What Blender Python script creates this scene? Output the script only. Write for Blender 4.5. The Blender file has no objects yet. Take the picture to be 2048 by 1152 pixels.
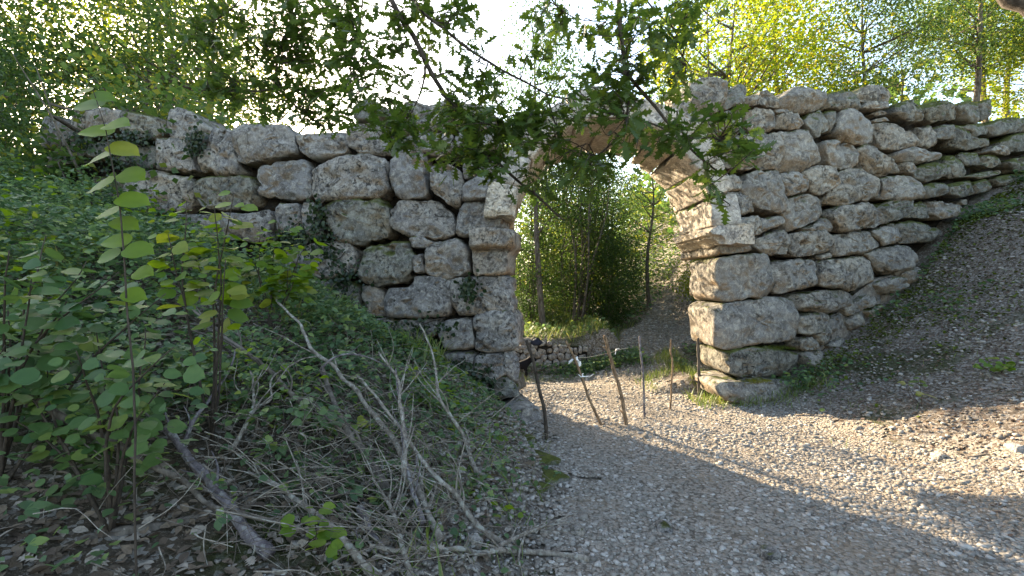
import bpy, bmesh, math, random
import numpy as np
from mathutils import Vector, Matrix

# ------------------------------------------------------------------ camera, sky, sun, exposure
sc = bpy.context.scene
COL = sc.collection
random.seed(7)
RNG = np.random.default_rng(11)
CAM_Z = 1.6
FPX = 2048 * 16.5 / 36.0

cam_d = bpy.data.cameras.new("camera")
cam_d.lens = 16.5
cam_d.sensor_width = 36.0
cam_d.clip_start = 0.05
cam_d.clip_end = 2000
cam = bpy.data.objects.new("camera", cam_d)
cam.location = (0, 0, CAM_Z)
cam.rotation_euler = (math.radians(90), 0, 0)
COL.objects.link(cam)
sc.camera = cam

SUN_H = Vector((-0.60, 0.80)).normalized()
SUN_EL = math.radians(24.0)
SUN = Vector((SUN_H.x * math.cos(SUN_EL), SUN_H.y * math.cos(SUN_EL), math.sin(SUN_EL)))

world = bpy.data.worlds.new("World")
sc.world = world
world.use_nodes = True
wn = world.node_tree.nodes
bg = wn["Background"]
sky = wn.new("ShaderNodeTexSky")
sky.sky_type = 'NISHITA'
sky.sun_disc = False
sky.sun_elevation = SUN_EL
sky.sun_rotation = math.atan2(SUN_H.x, SUN_H.y)
sky.air_density = 1.0
sky.dust_density = 1.3
sky.ozone_density = 1.0
world.node_tree.links.new(sky.outputs[0], bg.inputs[0])
bg.inputs[1].default_value = 0.15

sun_d = bpy.data.lights.new("sun", 'SUN')
sun_d.energy = 5.0
sun_d.angle = math.radians(0.5)
sun_d.color = (1.0, 0.87, 0.68)
sun = bpy.data.objects.new("sun", sun_d)
sun.rotation_euler = (-SUN).to_track_quat('-Z', 'Y').to_euler()
sun.location = SUN * 60
COL.objects.link(sun)

sc.view_settings.view_transform = 'Standard'
sc.view_settings.look = 'None'
sc.view_settings.gamma = 1.0
sc.view_settings.exposure = 2.42
sc.view_settings.use_white_balance = True
sc.view_settings.white_balance_temperature = 7400
sc.view_settings.white_balance_tint = 10
sc.cycles.max_bounces = 8
sc.cycles.diffuse_bounces = 4
sc.cycles.transmission_bounces = 5
sc.cycles.transparent_max_bounces = 6
sc.cycles.use_denoising = True

# ------------------------------------------------------------------ helpers
def smooth(a, b, x):
    t = np.clip((np.asarray(x, float) - a) / (b - a), 0, 1)
    return t * t * (3 - 2 * t)

def _hash(ix, iy, iz, seed):
    h = (ix.astype(np.int64) * 374761393 + iy.astype(np.int64) * 668265263 + iz.astype(np.int64) * 2147483647 + seed * 974634777) & 0xFFFFFFFF
    h = ((h ^ (h >> 13)) * 1274126177) & 0xFFFFFFFF
    h = ((h ^ (h >> 16)) * 2246822519) & 0xFFFFFFFF
    return ((h ^ (h >> 15)) & 0xFFFFFF) / 8388607.5 - 1.0

def vnoise(P, seed=0):
    P = np.asarray(P, float)
    I = np.floor(P).astype(np.int64)
    f = P - I
    f = f * f * f * (f * (f * 6 - 15) + 10)
    r = 0
    for dx in (0, 1):
        for dy in (0, 1):
            for dz in (0, 1):
                w = (f[..., 0] if dx else 1 - f[..., 0]) * (f[..., 1] if dy else 1 - f[..., 1]) * (f[..., 2] if dz else 1 - f[..., 2])
                r = r + w * _hash(I[..., 0] + dx, I[..., 1] + dy, I[..., 2] + dz, seed)
    return r

def fbm(P, sc_=1.0, octv=3, seed=0):
    P = np.asarray(P, float) * sc_
    r = 0
    a = 1.0
    for k in range(octv):
        r = r + a * vnoise(P + 17.3 * k, seed + k)
        P = P * 2.03
        a *= 0.5
    return r

def noise2(x, y, s, octv=2, seed=0):
    x, y = np.broadcast_arrays(np.asarray(x, float), np.asarray(y, float))
    return fbm(np.stack([x, y, np.zeros_like(x) + 0.37], -1), s, octv, seed)

# ------------------------------------------------------------------ lie of the land
def xe(y):      # left edge of the path
    return np.interp(y, [0, 1.5, 2.6, 3.9, 4.9, 5.6, 6.3, 8, 9.6, 12], [-.35, -.1, .18, .5, .40, .22, -.25, -.9, -1.6, -2.2])

def xr(y):      # right edge of the path
    return np.interp(y, [0, 3, 4.3, 5.8, 6.6, 6.95, 7.2, 8, 9, 10.5, 13], [2.6, 3.2, 3.45, 3.5, 3.75, 3.2, 2.05, 2.15, 2.6, 3.6, 5.2])

def H(x, y):
    x = np.asarray(x, float)
    y = np.asarray(y, float)
    sl = np.maximum(0, xe(y) - x)
    A = np.interp(y, [-3, 0, 2, 4, 6, 7.4, 9, 14], [.3, .4, .5, .8, 1.0, .95, .5, .3])
    zl = A * 3.6 * (1 - np.exp(-sl / 5.0)) * smooth(-.05, .5, sl)
    sw = smooth(2.75, 3.5, x + 2 * np.maximum(0, 6.75 - y) - .35 * np.maximum(0, y - 8.5))
    sr = np.maximum(0, x - (np.interp(y, [0, 3, 4.3, 6, 9], [2.6, 3.2, 3.45, 3.55, 3.6]) * sw + xr(y) * (1 - sw)))
    zr = np.interp(sr, [0, .55, 1.2, 1.9, 3.5, 4.2, 4.6, 7.3, 12, 40], [0, .18, .48, .82, 1.70, 2.35, 2.75, 3.9, 5.0, 6.0]) * np.interp(y, [-2, 2, 5], [.75, .9, 1.0])
    climb = .17 * np.maximum(0, y - 8.2) * smooth(.9, 2.6, x - .25 * (y - 9.5)) * (1 - smooth(16, 30, y) * .3)
    climb = np.minimum(climb, 3.0)
    dip = -.17 * np.exp(-((y - 8.9) / 1.1) ** 2 - ((x - .6) / 1.5) ** 2)
    back = .60 * smooth(9.55, 9.75, y) * (1 - smooth(1.9, 2.5, x)) * (1 - smooth(13, 40, y)) * smooth(-1.5, .3, x)
    n = noise2(x, y, .9, 3, 5) * .05 + noise2(x, y, 4.0, 2, 9) * .012
    wild = np.clip(sl + sr, 0, 1)
    far = np.maximum(0, np.hypot(x, y) - 16)
    roll = (noise2(x, y, .05, 2, 3) * 1.5 + .2) * smooth(0, 40, far)
    return zl + zr + climb + dip + back + n * (.35 + .9 * wild) + roll

def h1(x, y):
    return float(H(np.array([x]), np.array([y]))[0])

def ray(px, py):
    return Vector(((px - 1024) / FPX, 1.0, (576 - py) / FPX))

def at(px, py, Y):
    d = ray(px, py)
    return Vector((d.x * Y, Y, CAM_Z + d.z * Y))

_T = np.concatenate([np.arange(.7, 8, .01), np.arange(8, 30, .05)])
def ground_hit(px, py, lift=0.0):
    d = ray(px, py)
    z = CAM_Z + d.z * _T - H(d.x * _T, _T) - lift
    k = np.argmax(z < 0)
    if not (z < 0).any():
        k = len(_T) - 1
    t = _T[k]
    return Vector((d.x * t, t, CAM_Z + d.z * t))

def to_px(p):
    return 1024 + FPX * p[0] / p[1], 576 - FPX * (p[2] - CAM_Z) / p[1]

# front face of the old wall in plan
PIER_X, PIER_Y = 2.88, 6.6
ML, MM, MR = -.19, (6.6 - 5.9) / 2.88, 1 / 2.57
def wall_hit(px, py, push=0.0):
    a = (px - 1024) / FPX
    if a <= 0:
        Y = 5.9 / (1 - ML * a)
        m = ML
    elif a < PIER_X / PIER_Y:
        Y = 5.9 / (1 - MM * a)
        m = MM
    else:
        Y = (PIER_Y - MR * PIER_X) / (1 - MR * a)
        m = MR
    t = Vector((1, m, 0)).normalized()
    return Vector((a * Y, Y, CAM_Z + (576 - py) / FPX * Y)), t

# ------------------------------------------------------------------ objects
def mesh_np(name, V, F):
    V = np.asarray(V, np.float32)
    F = np.asarray(F, np.int32)
    me = bpy.data.meshes.new(name)
    me.vertices.add(len(V))
    me.vertices.foreach_set("co", V.ravel())
    k = F.shape[1]
    me.loops.add(F.size)
    me.loops.foreach_set("vertex_index", F.ravel())
    me.polygons.add(len(F))
    me.polygons.foreach_set("loop_start", np.arange(0, F.size, k, dtype=np.int32))
    me.update(calc_edges=True)
    return me

def obj(name, me, mat=None, parent=None, loc=(0, 0, 0), smooth_=True):
    if mat is not None and not me.materials:
        me.materials.append(mat)
    if smooth_ and me.polygons:
        me.polygons.foreach_set("use_smooth", np.ones(len(me.polygons), bool))
    o = bpy.data.objects.new(name, me)
    o.location = loc
    COL.objects.link(o)
    if parent is not None:
        o.parent = parent
    return o

def thing(name, label, cat, loc=(0, 0, 0), group=None):
    o = bpy.data.objects.new(name, None)
    o.empty_display_size = .2
    o.location = loc
    COL.objects.link(o)
    o["label"] = label
    o["category"] = cat
    if group:
        o["group"] = group
    return o

def tag(o, label=None, cat=None, group=None, kind=None):
    if label: o["label"] = label
    if cat: o["category"] = cat
    if group: o["group"] = group
    if kind: o["kind"] = kind
    return o

class MB:
    def __init__(s):
        s.v, s.f = [], []
    def tube(s, pts, rad, n=7, cap=True):
        pts = [Vector(p) for p in pts]
        b = len(s.v)
        prev = None
        for i, p in enumerate(pts):
            d = (pts[min(i + 1, len(pts) - 1)] - pts[max(i - 1, 0)])
            d = d.normalized() if d.length > 1e-6 else Vector((0, 0, 1))
            if prev is None:
                u = d.orthogonal().normalized()
            else:
                u = (prev - d * prev.dot(d))
                u = u.normalized() if u.length > 1e-5 else d.orthogonal().normalized()
            prev = u
            w = d.cross(u)
            r = rad[i]
            for k in range(n):
                a = 2 * math.pi * k / n
                s.v.append(p + (u * math.cos(a) + w * math.sin(a)) * r)
        for i in range(len(pts) - 1):
            for k in range(n):
                q = b + i * n
                s.f.append((q + k, q + (k + 1) % n, q + n + (k + 1) % n, q + n + k))
        if cap:
            s.f.append(tuple(b + k for k in range(n))[::-1])
            e = b + (len(pts) - 1) * n
            s.f.append(tuple(e + k for k in range(n)))
    def mesh(s, name):
        me = bpy.data.meshes.new(name)
        me.from_pydata([tuple(v) for v in s.v], [], s.f)
        me.update()
        return me

def curve_pts(P, n, jit=0.0, seed=0):
    """Catmull-Rom through P, n samples per span, with a little wobble"""
    P = [Vector(p) for p in P]
    Q = [P[0] * 2 - P[1]] + P + [P[-1] * 2 - P[-2]]
    out = []
    for i in range(1, len(Q) - 2):
        p0, p1, p2, p3 = Q[i - 1:i + 3]
        for k in range(n):
            t = k / n
            out.append(.5 * ((2 * p1) + (p2 - p0) * t + (2 * p0 - 5 * p1 + 4 * p2 - p3) * t * t + (3 * p1 - p0 - 3 * p2 + p3) * t ** 3))
    out.append(P[-1].copy())
    if jit:
        A = np.array([tuple(p) for p in out])
        for c in range(3):
            A[:, c] += jit * vnoise(A * 6.0 + c * 31.7, seed + c)
        out = [Vector(a) for a in A]
    return out

# leaves: base shapes in x (width), y (length), z
def shape_far():
    return np.array([(0, 0, 0), (.36, .45, .07), (0, 1, -.04), (-.36, .45, .07)]), np.array([(0, 1, 2), (0, 2, 3)])
def shape_ovate(w=.38):
    V = [(0, 0, 0), (0, .5, -.02), (0, 1, -.10), (w * .85, .25, .07), (w, .55, .06), (w * .45, .85, 0), (-w * .85, .25, .07), (-w, .55, .06), (-w * .45, .85, 0)]
    F = [(0, 3, 1), (3, 4, 1), (4, 5, 1), (5, 2, 1), (0, 1, 6), (6, 1, 7), (7, 1, 8), (8, 1, 2)]
    return np.array(V), np.array(F)
def shape_oak(k=0):
    half = [(.025, .0), (.04, .10), (.13, .17), (.18, .235), (.07, .28), (.11, .36), (.29, .46), (.11, .51), (.13, .58), (.31, .70), (.12, .74), (.13, .80), (.22, .90), (.09, .91), (.06, .98)]
    rr = random.Random(40 + k)
    V, F = [(0, -.12, .0)], []
    ribs = []
    for (x, y) in half:
        V.append((0, y, -.02 - .10 * y * y * (k - 1)))
        ribs.append(len(V) - 1)
    V.append((0, 1.0, -.02 - .10 * (k - 1)))
    tip = len(V) - 1
    for sgn in (1, -1):
        ed = []
        for (x, y) in half:
            xx = x * rr.uniform(.85, 1.15) * sgn
            V.append((xx, y + rr.uniform(-.015, .015), -.02 - .10 * y * y * (k - 1) + .35 * abs(xx) * (.5 if k else -.2)))
            ed.append(len(V) - 1)
        for i in range(len(half) - 1):
            a, b_, c, d = ribs[i], ed[i], ed[i + 1], ribs[i + 1]
            F += [(a, b_, c), (a, c, d)] if sgn > 0 else [(a, c, b_), (a, d, c)]
        F.append((ribs[-1], ed[-1], tip) if sgn > 0 else (ribs[-1], tip, ed[-1]))
    V.append((.012, -.12, 0)); V.append((.012, .0, 0)); n0 = len(V)
    F.append((0, n0 - 2, n0 - 1)); F.append((0, n0 - 1, ribs[0]))
    return np.array(V), np.array(F)
def shape_round(k=0):
    """broad toothed hazel-like leaf"""
    rr = random.Random(90 + k)
    V, F = [(0, 0, 0), (0, .35, -.01), (0, .7, -.05), (0, 1.05, -.14)], []
    prof = [(.22, .02), (.36, .14), (.43, .28), (.46, .42), (.44, .56), (.38, .70), (.27, .84), (.12, .95)]
    for sgn in (1, -1):
        ed = []
        for i, (x, y) in enumerate(prof):
            V.append((sgn * x * rr.uniform(.93, 1.07), y + rr.uniform(-.02, .02), .10 * x - .10 * y * y + rr.uniform(-.012, .012)))
            ed.append(len(V) - 1)
        seq = [(0, ed[0], ed[1]), (0, ed[1], 1), (1, ed[1], ed[2]), (1, ed[2], ed[3]), (1, ed[3], 2), (2, ed[3], ed[4]), (2, ed[4], ed[5]), (2, ed[5], ed[6]), (2, ed[6], ed[7]), (2, ed[7], 3)]
        F += seq if sgn > 0 else [(a, c, b_) for a, b_, c in seq]
    return np.array(V), np.array(F)
def shape_tri():
    """three leaflets on a stalk"""
    V0, F0 = shape_ovate(.34)
    V, F = [], []
    for ang, L in ((0, .62), (1.25, .5), (-1.25, .5)):
        c, s_ = math.cos(ang), math.sin(ang)
        W = V0 * L
        X = W[:, 0] * c + W[:, 1] * s_
        Y = -W[:, 0] * s_ + W[:, 1] * c
        F.append(F0 + len(V) * len(V0))
        V.append(np.stack([X, Y + .38, W[:, 2]], -1))
    return np.concatenate(V), np.concatenate(F)
def shape_blade():
    V = [(-.5, 0, 0), (.5, 0, 0), (.42, .4, .0), (-.42, .4, 0), (.28, .75, -.08), (-.28, .75, -.08), (0, 1, -.25)]
    V = [(x * .05, y, z) for x, y, z in V]
    return np.array(V), np.array([(0, 1, 2), (0, 2, 3), (3, 2, 4), (3, 4, 5), (5, 4, 6)])

def rots(n, tilt=.6, droop=.2, az=None, rng=RNG):
    a = rng.uniform(0, 2 * np.pi, n) if az is None else az
    el = rng.normal(-droop, tilt * .6, n)
    d = np.stack([np.cos(a) * np.cos(el), np.sin(a) * np.cos(el), np.sin(el)], -1)
    side = np.cross(d, np.array([0, 0, 1.0]))
    side /= np.linalg.norm(side, axis=1, keepdims=True) + 1e-9
    nr = np.cross(side, d)
    roll = rng.normal(0, tilt, n)
    c, s_ = np.cos(roll)[:, None], np.sin(roll)[:, None]
    s2 = side * c + nr * s_
    n2 = -side * s_ + nr * c
    return np.stack([s2, d, n2], -1)

def scatter(name, shape, pos, R, S):
    V, F = shape
    k = len(V)
    n = len(pos)
    W = np.einsum('nij,kj->nki', R, V) * np.asarray(S).reshape(-1, 1, 1) + np.asarray(pos)[:, None, :]
    FF = (F[None] + (np.arange(n) * k)[:, None, None]).reshape(-1, F.shape[1])
    return mesh_np(name, W.reshape(-1, 3), FF)

def join_np(name, parts):
    V, F, o = [], [], 0
    for me in parts:
        v = np.empty(len(me.vertices) * 3, np.float32)
        me.vertices.foreach_get("co", v)
        f = np.empty(len(me.loops), np.int32)
        me.loops.foreach_get("vertex_index", f)
        V.append(v.reshape(-1, 3)); F.append(f.reshape(-1, 3) + o); o += len(v) // 3
        bpy.data.meshes.remove(me)
    return mesh_np(name, np.concatenate(V), np.concatenate(F))

# ------------------------------------------------------------------ materials
class NT:
    def __init__(s, name):
        s.m = bpy.data.materials.new(name)
        s.m.use_nodes = True
        s.t = s.m.node_tree
        s.t.nodes.clear()
        s.out = s.n("OutputMaterial")
    def n(s, typ, **kw):
        nd = s.t.nodes.new("ShaderNode" + typ)
        for k, v in kw.items():
            setattr(nd, k, v)
        return nd
    def set(s, sock, v):
        if isinstance(v, bpy.types.NodeSocket):
            s.t.links.new(v, sock)
        else:
            sock.default_value = v
    def noise(s, vec, scale, detail=4, rough=.6, dist=0.0):
        nd = s.n("TexNoise")
        s.set(nd.inputs["Vector"], vec)
        nd.inputs["Scale"].default_value = scale
        nd.inputs["Detail"].default_value = detail
        nd.inputs["Roughness"].default_value = rough
        nd.inputs["Distortion"].default_value = dist
        return nd.outputs["Fac"]
    def voro(s, vec, scale, feat='F1', out="Distance", rnd=1.0):
        nd = s.n("TexVoronoi", feature=feat)
        s.set(nd.inputs["Vector"], vec)
        nd.inputs["Scale"].default_value = scale
        nd.inputs["Randomness"].default_value = rnd
        return nd.outputs[out]
    def ramp(s, fac, a, b, lo=0.0, hi=1.0):
        nd = s.n("MapRange", interpolation_type='SMOOTHSTEP')
        s.set(nd.inputs[0], fac)
        nd.inputs[1].default_value = a; nd.inputs[2].default_value = b
        nd.inputs[3].default_value = lo; nd.inputs[4].default_value = hi
        return nd.outputs[0]
    def mix(s, fac, a, b):
        nd = s.n("MixRGB")
        s.set(nd.inputs[0], fac)
        for i, c in ((1, a), (2, b)):
            s.set(nd.inputs[i], c if isinstance(c, bpy.types.NodeSocket) else (*c, 1))
        return nd.outputs[0]
    def math(s, op, a, b=0.0, clamp=False):
        nd = s.n("Math", operation=op, use_clamp=clamp)
        s.set(nd.inputs[0], a); s.set(nd.inputs[1], b)
        return nd.outputs[0]
    def bump(s, h, strength, dist, nrm=None):
        nd = s.n("Bump")
        nd.inputs["Strength"].default_value = strength
        nd.inputs["Distance"].default_value = dist
        s.set(nd.inputs["Height"], h)
        if nrm is not None:
            s.set(nd.inputs["Normal"], nrm)
        return nd.outputs[0]
    def bsdf(s, col, rough=.85, nrm=None, spec=.3):
        nd = s.n("BsdfPrincipled")
        s.set(nd.inputs["Base Color"], col if isinstance(col, bpy.types.NodeSocket) else (*col, 1))
        s.set(nd.inputs["Roughness"], rough)
        nd.inputs["Specular IOR Level"].default_value = spec
        if nrm is not None:
            s.set(nd.inputs["Normal"], nrm)
        s.t.links.new(nd.outputs[0], s.out.inputs[0])
        return nd

def mat_stone(name, moss=.5, tint=(1, 1, 1), dark=1.0, warm=.5, pit=1.0, under_=1.0):
    t = NT(name)
    tc = t.n("TexCoord")
    oi = t.n("ObjectInfo")
    geo = t.n("NewGeometry")
    sx = t.n("SeparateXYZ"); t.set(sx.inputs[0], geo.outputs["Normal"])
    nz = sx.outputs["Z"]
    off = t.n("VectorMath", operation='ADD')
    cx = t.n("CombineXYZ")
    for i in range(3):
        t.set(cx.inputs[i], t.math('MULTIPLY', oi.outputs["Random"], 37.0 + 11 * i))
    t.set(off.inputs[0], tc.outputs["Object"]); t.set(off.inputs[1], cx.outputs[0])
    vs = t.n("VectorMath", operation='SCALE')
    t.set(vs.inputs[0], off.outputs[0]); t.set(vs.inputs["Scale"], t.math('ADD', .7, t.math('MULTIPLY', t.math('FRACT', t.math('MULTIPLY', oi.outputs["Random"], 13.7)), .75)))
    P = vs.outputs[0]
    big = t.noise(P, 2.2, 4, .6)
    mid = t.noise(P, 9.0, 6, .68, .4)
    fine = t.noise(P, 55.0, 5, .7)
    g = lambda c: tuple(x * y * dark for x, y in zip(c, tint))
    col = t.mix(oi.outputs["Random"], g((.33, .325, .325)), g((.52, .455, .375)))
    col = t.mix(t.ramp(big, .42, .62), col, g((.235, .222, .218)))
    crust = t.math('MULTIPLY', t.ramp(t.noise(P, 4.2, 6, .72, .8), .50, .60), .80 * min(1, pit))
    mpz = t.n("Mapping"); mpz.inputs["Scale"].default_value = (1, 1, .16); t.set(mpz.inputs[0], P)
    streak = t.math('MULTIPLY', t.ramp(t.noise(mpz.outputs[0], 9, 4, .65), .55, .68), .6 * min(1, pit))
    col = t.mix(streak, col, g((.16, .145, .13)))
    col = t.mix(crust, col, g((.105, .094, .086)))
    col = t.mix(t.math('MULTIPLY', t.ramp(mid, .46, .66), .75), col, g((.66, .625, .56)))
    # ochre patina where rain does not wash the block
    under = t.math('MULTIPLY', t.ramp(nz, .12, -.45), t.ramp(t.noise(P, 3.0, 3, .6), .3, .62))
    col = t.mix(t.math('MULTIPLY', under, (.35 + warm) * under_), col, g((.40, .25, .13)))
    rust = t.math('MULTIPLY', t.ramp(t.noise(P, 1.7, 5, .65, .6), .58, .72), warm)
    col = t.mix(rust, col, g((.40, .28, .17)))
    # lichen, black crust in the pits
    pits = t.ramp(t.noise(P, 15.0, 8, .76, 1.1), .535, .625)
    vo = t.voro(P, 34.0)
    pits2 = t.math('MULTIPLY', t.ramp(vo, .20, .06), t.ramp(mid, .42, .60))
    pit_f = t.math('MAXIMUM', pits, pits2)
    pit_f = t.math('MULTIPLY', pit_f, t.ramp(t.math('ADD', t.noise(P, 1.5, 3, .6), t.math('MULTIPLY', t.math('SUBTRACT', oi.outputs["Random"], .5), .35)), .34, .60, .12, 1.0))
    col = t.mix(t.math('MULTIPLY', pit_f, .88 * pit, True), col, g((.04, .036, .033)))
    lich = t.math('MULTIPLY', t.ramp(t.noise(P, 26, 3, .55), .60, .66), t.ramp(big, .35, .55))
    col = t.mix(t.math('MULTIPLY', lich, .55), col, g((.63, .61, .56)))
    col = t.mix(t.ramp(fine, .42, .62, 0, .50), col, g((.15, .135, .12)))
    grain = t.noise(P, 120, 3, .6)
    col = t.mix(t.ramp(grain, .5, .66, 0, .35), col, g((.66, .63, .58)))
    mo = t.math('MULTIPLY', t.ramp(nz, .45 - .5 * (moss - .4), .95 - .5 * (moss - .4)), t.ramp(t.noise(P, 5.0, 5, .7, .5), .62 - .3 * moss, .74 - .3 * moss))
    mcol = t.mix(t.noise(P, 14, 3, .6), (.030, .040, .008), (.10, .105, .022))
    col = t.mix(mo, col, mcol)
    hgt = t.math('ADD', t.math('MULTIPLY', mid, .8), t.math('MULTIPLY', fine, .22))
    hgt = t.math('SUBTRACT', hgt, t.math('MULTIPLY', pit_f, .55))
    hgt = t.math('ADD', hgt, t.math('MULTIPLY', mo, .3))
    nrm = t.bump(hgt, .95, .045)
    t.bsdf(col, .9, nrm, .2)
    return t.m

def mat_leaf(name, c1, c2, c3=None, trans=.45, rough=.5, tcol=1.5):
    t = NT(name)
    geo = t.n("NewGeometry")
    oi = t.n("ObjectInfo")
    r = t.math('FRACT', t.math('ADD', geo.outputs["Random Per Island"], oi.outputs["Random"]))
    col = t.mix(r, c1, c2)
    if c3 is not None:
        r2 = t.math('FRACT', t.math('MULTIPLY', r, 7.31))
        col = t.mix(t.ramp(r2, .80, .84), col, c3)
    tc = t.n("TexCoord")
    col = t.mix(t.ramp(t.noise(tc.outputs["Object"], 1.3, 2, .5), .35, .65, 0, .35), col, tuple(x * .7 for x in c1))
    pr = t.n("BsdfPrincipled")
    t.set(pr.inputs["Base Color"], col)
    pr.inputs["Roughness"].default_value = rough
    pr.inputs["Specular IOR Level"].default_value = .35
    tr = t.n("BsdfTranslucent")
    hs = t.n("HueSaturation")
    hs.inputs["Hue"].default_value = .485
    hs.inputs["Saturation"].default_value = 1.1
    hs.inputs["Value"].default_value = tcol
    t.set(hs.inputs["Color"], col)
    t.set(tr.inputs["Color"], hs.outputs[0])
    mx = t.n("MixShader")
    mx.inputs[0].default_value = trans
    t.t.links.new(pr.outputs[0], mx.inputs[1])
    t.t.links.new(tr.outputs[0], mx.inputs[2])
    t.t.links.new(mx.outputs[0], t.out.inputs[0])
    return t.m

def mat_bark(name, c1, c2, scale=18, lich=0.0):
    t = NT(name)
    tc = t.n("TexCoord")
    P = tc.outputs["Object"]
    mp = t.n("Mapping"); mp.inputs["Scale"].default_value = (1, 1, .35)
    t.set(mp.inputs[0], P)
    n1 = t.noise(mp.outputs[0], scale, 5, .65, .3)
    col = t.mix(t.ramp(n1, .32, .68), c1, c2)
    if lich:
        col = t.mix(t.math('MULTIPLY', t.ramp(t.noise(P, 24, 4, .6), .52, .62), lich), col, (.44, .46, .40))
    t.bsdf(col, .9, t.bump(n1, .7, .012), .15)
    return t.m

def mat_ground():
    t = NT("forest_soil")
    tc = t.n("TexCoord")
    P = tc.outputs["Object"]
    n1 = t.noise(P, 1.1, 4, .6)
    n2 = t.noise(P, 12, 6, .7)
    n3 = t.noise(P, 70, 4, .7)
    col = t.mix(n2, (.038, .030, .022), (.105, .082, .058))
    col = t.mix(t.ramp(n3, .50, .66, 0, .75), col, (.20, .165, .125))
    v = t.voro(P, 42, 'F1', "Color")
    sv = t.n("SeparateColor"); t.set(sv.inputs[0], v)
    col = t.mix(t.ramp(sv.outputs[0], .72, .78, 0, .8), col, (.30, .27, .235))
    xs = t.n("SeparateXYZ"); t.set(xs.inputs[0], P)
    right = t.ramp(t.math('ADD', xs.outputs[0], t.math('MULTIPLY', n2, .8)), 2.2, 3.4)
    right = t.math('MAXIMUM', right, t.ramp(t.math('ADD', xs.outputs[0], n2), -1.1, .5, 0, .9))
    gr = t.mix(n2, (.080, .062, .048), (.215, .176, .138))
    gr = t.mix(t.ramp(sv.outputs[1], .55, .60, 0, .8), gr, (.30, .27, .235))
    col = t.mix(right, col, gr)
    col = t.mix(t.ramp(n1, .50, .64, 0, .75), col, t.mix(n2, (.022, .032, .008), (.055, .065, .016)))
    hg = t.math('ADD', n2, t.math('MULTIPLY', n3, .5))
    t.bsdf(col, .95, t.bump(hg, 1.0, .04), .1)
    return t.m

def mat_path():
    t = NT("gravel_surface")
    tc = t.n("TexCoord")
    P = tc.outputs["Object"]
    v = t.n("TexVoronoi"); t.set(v.inputs["Vector"], P); v.inputs["Scale"].default_value = 36
    v2 = t.n("TexVoronoi"); t.set(v2.inputs["Vector"], P); v2.inputs["Scale"].default_value = 85
    s1 = t.n("SeparateColor"); t.set(s1.inputs[0], v.outputs["Color"])
    s2 = t.n("SeparateColor"); t.set(s2.inputs[0], v2.outputs["Color"])
    n = t.noise(P, 1.6, 4, .6)
    col = t.mix(s1.outputs[0], (.140, .120, .098), (.29, .262, .222))
    col = t.mix(t.math('MULTIPLY', s2.outputs[1], .5), col, (.33, .27, .21))
    col = t.mix(t.ramp(v.outputs["Distance"], .45, .75, 0, .8), col, (.06, .048, .036))
    col = t.mix(t.ramp(n, .48, .70, 0, .6), col, (.19, .145, .10))
    h = t.math('SUBTRACT', 1.0, v.outputs["Distance"])
    h = t.math('ADD', h, t.math('MULTIPLY', t.math('SUBTRACT', 1.0, v2.outputs["Distance"]), .4))
    t.bsdf(col, .9, t.bump(h, 1.0, .018), .2)
    return t.m

def mat_island(name, c1, c2, c3=None, rough=.9, spec=.2):
    t = NT(name)
    geo = t.n("NewGeometry")
    tc = t.n("TexCoord")
    r = geo.outputs["Random Per Island"]
    col = t.mix(r, c1, c2)
    if c3 is not None:
        col = t.mix(t.ramp(t.math('FRACT', t.math('MULTIPLY', r, 9.7)), .74, .78), col, c3)
    n = t.noise(tc.outputs["Object"], 60, 4, .7)
    col = t.mix(t.ramp(n, .35, .7, 0, .4), col, tuple(x * .45 for x in c1))
    t.bsdf(col, rough, t.bump(n, .5, .006), spec)
    return t.m

def mat_plain(name, c, rough=.7, spec=.3, var=.3, scale=20):
    t = NT(name)
    tc = t.n("TexCoord")
    n = t.noise(tc.outputs["Object"], scale, 4, .6)
    col = t.mix(t.ramp(n, .3, .7, 0, var), c, tuple(x * .4 for x in c))
    t.bsdf(col, rough, t.bump(n, .3, .004), spec)
    return t.m

M = {}
M['stone'] = mat_stone("weathered_limestone", .42, (1, .985, .97), .67, .34, 1.15)
M['stone_tan'] = mat_stone("warm_limestone", .35, (1.06, 1, .92), .72, .55, .9)
M['stone_moss'] = mat_stone("mossy_limestone", .95, (.97, 1, .95), .52, .35)
M['stone_right'] = mat_stone("right_limestone", .50, (1.03, 1, .92), .66, .42, .85)
M['stone_mossr'] = mat_stone("damp_mossy_limestone", 1.25, (.98, 1, .93), .50, .30)
M['soffit'] = mat_stone("dressed_soffit_stone", .2, (1.04, .985, .90), 1.15, .25, .35, .22)
M['core'] = mat_stone("gap_shadow_rubble", .6, (1, .88, .75), .07, .4)  # rubble made near-black: shadow of the open joints put into its colour
M['mortar'] = mat_stone("pale_mortar", .3, (1.05, 1, .92), .62, .5, .6)
M['rubble'] = mat_stone("field_stone", .4, (1, .98, .95), .85, .2)
M['ground'] = mat_ground()
M['path'] = mat_path()
M['gravel'] = mat_island("gravel_stone", (.165, .145, .120), (.33, .298, .255), (.41, .38, .34))
M['litter'] = mat_island("dead_leaf", (.085, .062, .045), (.20, .150, .105), (.31, .265, .215), .8)
M['redlitter'] = mat_island("dry_red_leaf", (.10, .066, .048), (.23, .16, .12), (.34, .31, .27), .85)
M['bark'] = mat_bark("grey_bark", (.055, .045, .036), (.17, .145, .12))
M['barkpale'] = mat_bark("pale_dead_bark", (.10, .082, .066), (.28, .245, .20), 30, .4)
M['barkpurple'] = mat_bark("purplish_bark", (.075, .062, .066), (.19, .165, .165), 26, .3)
M['twig'] = mat_bark("twig_bark", (.035, .028, .022), (.085, .066, .05), 40)
M['stick'] = mat_bark("dry_stick", (.12, .075, .045), (.30, .20, .12), 40)
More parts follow.
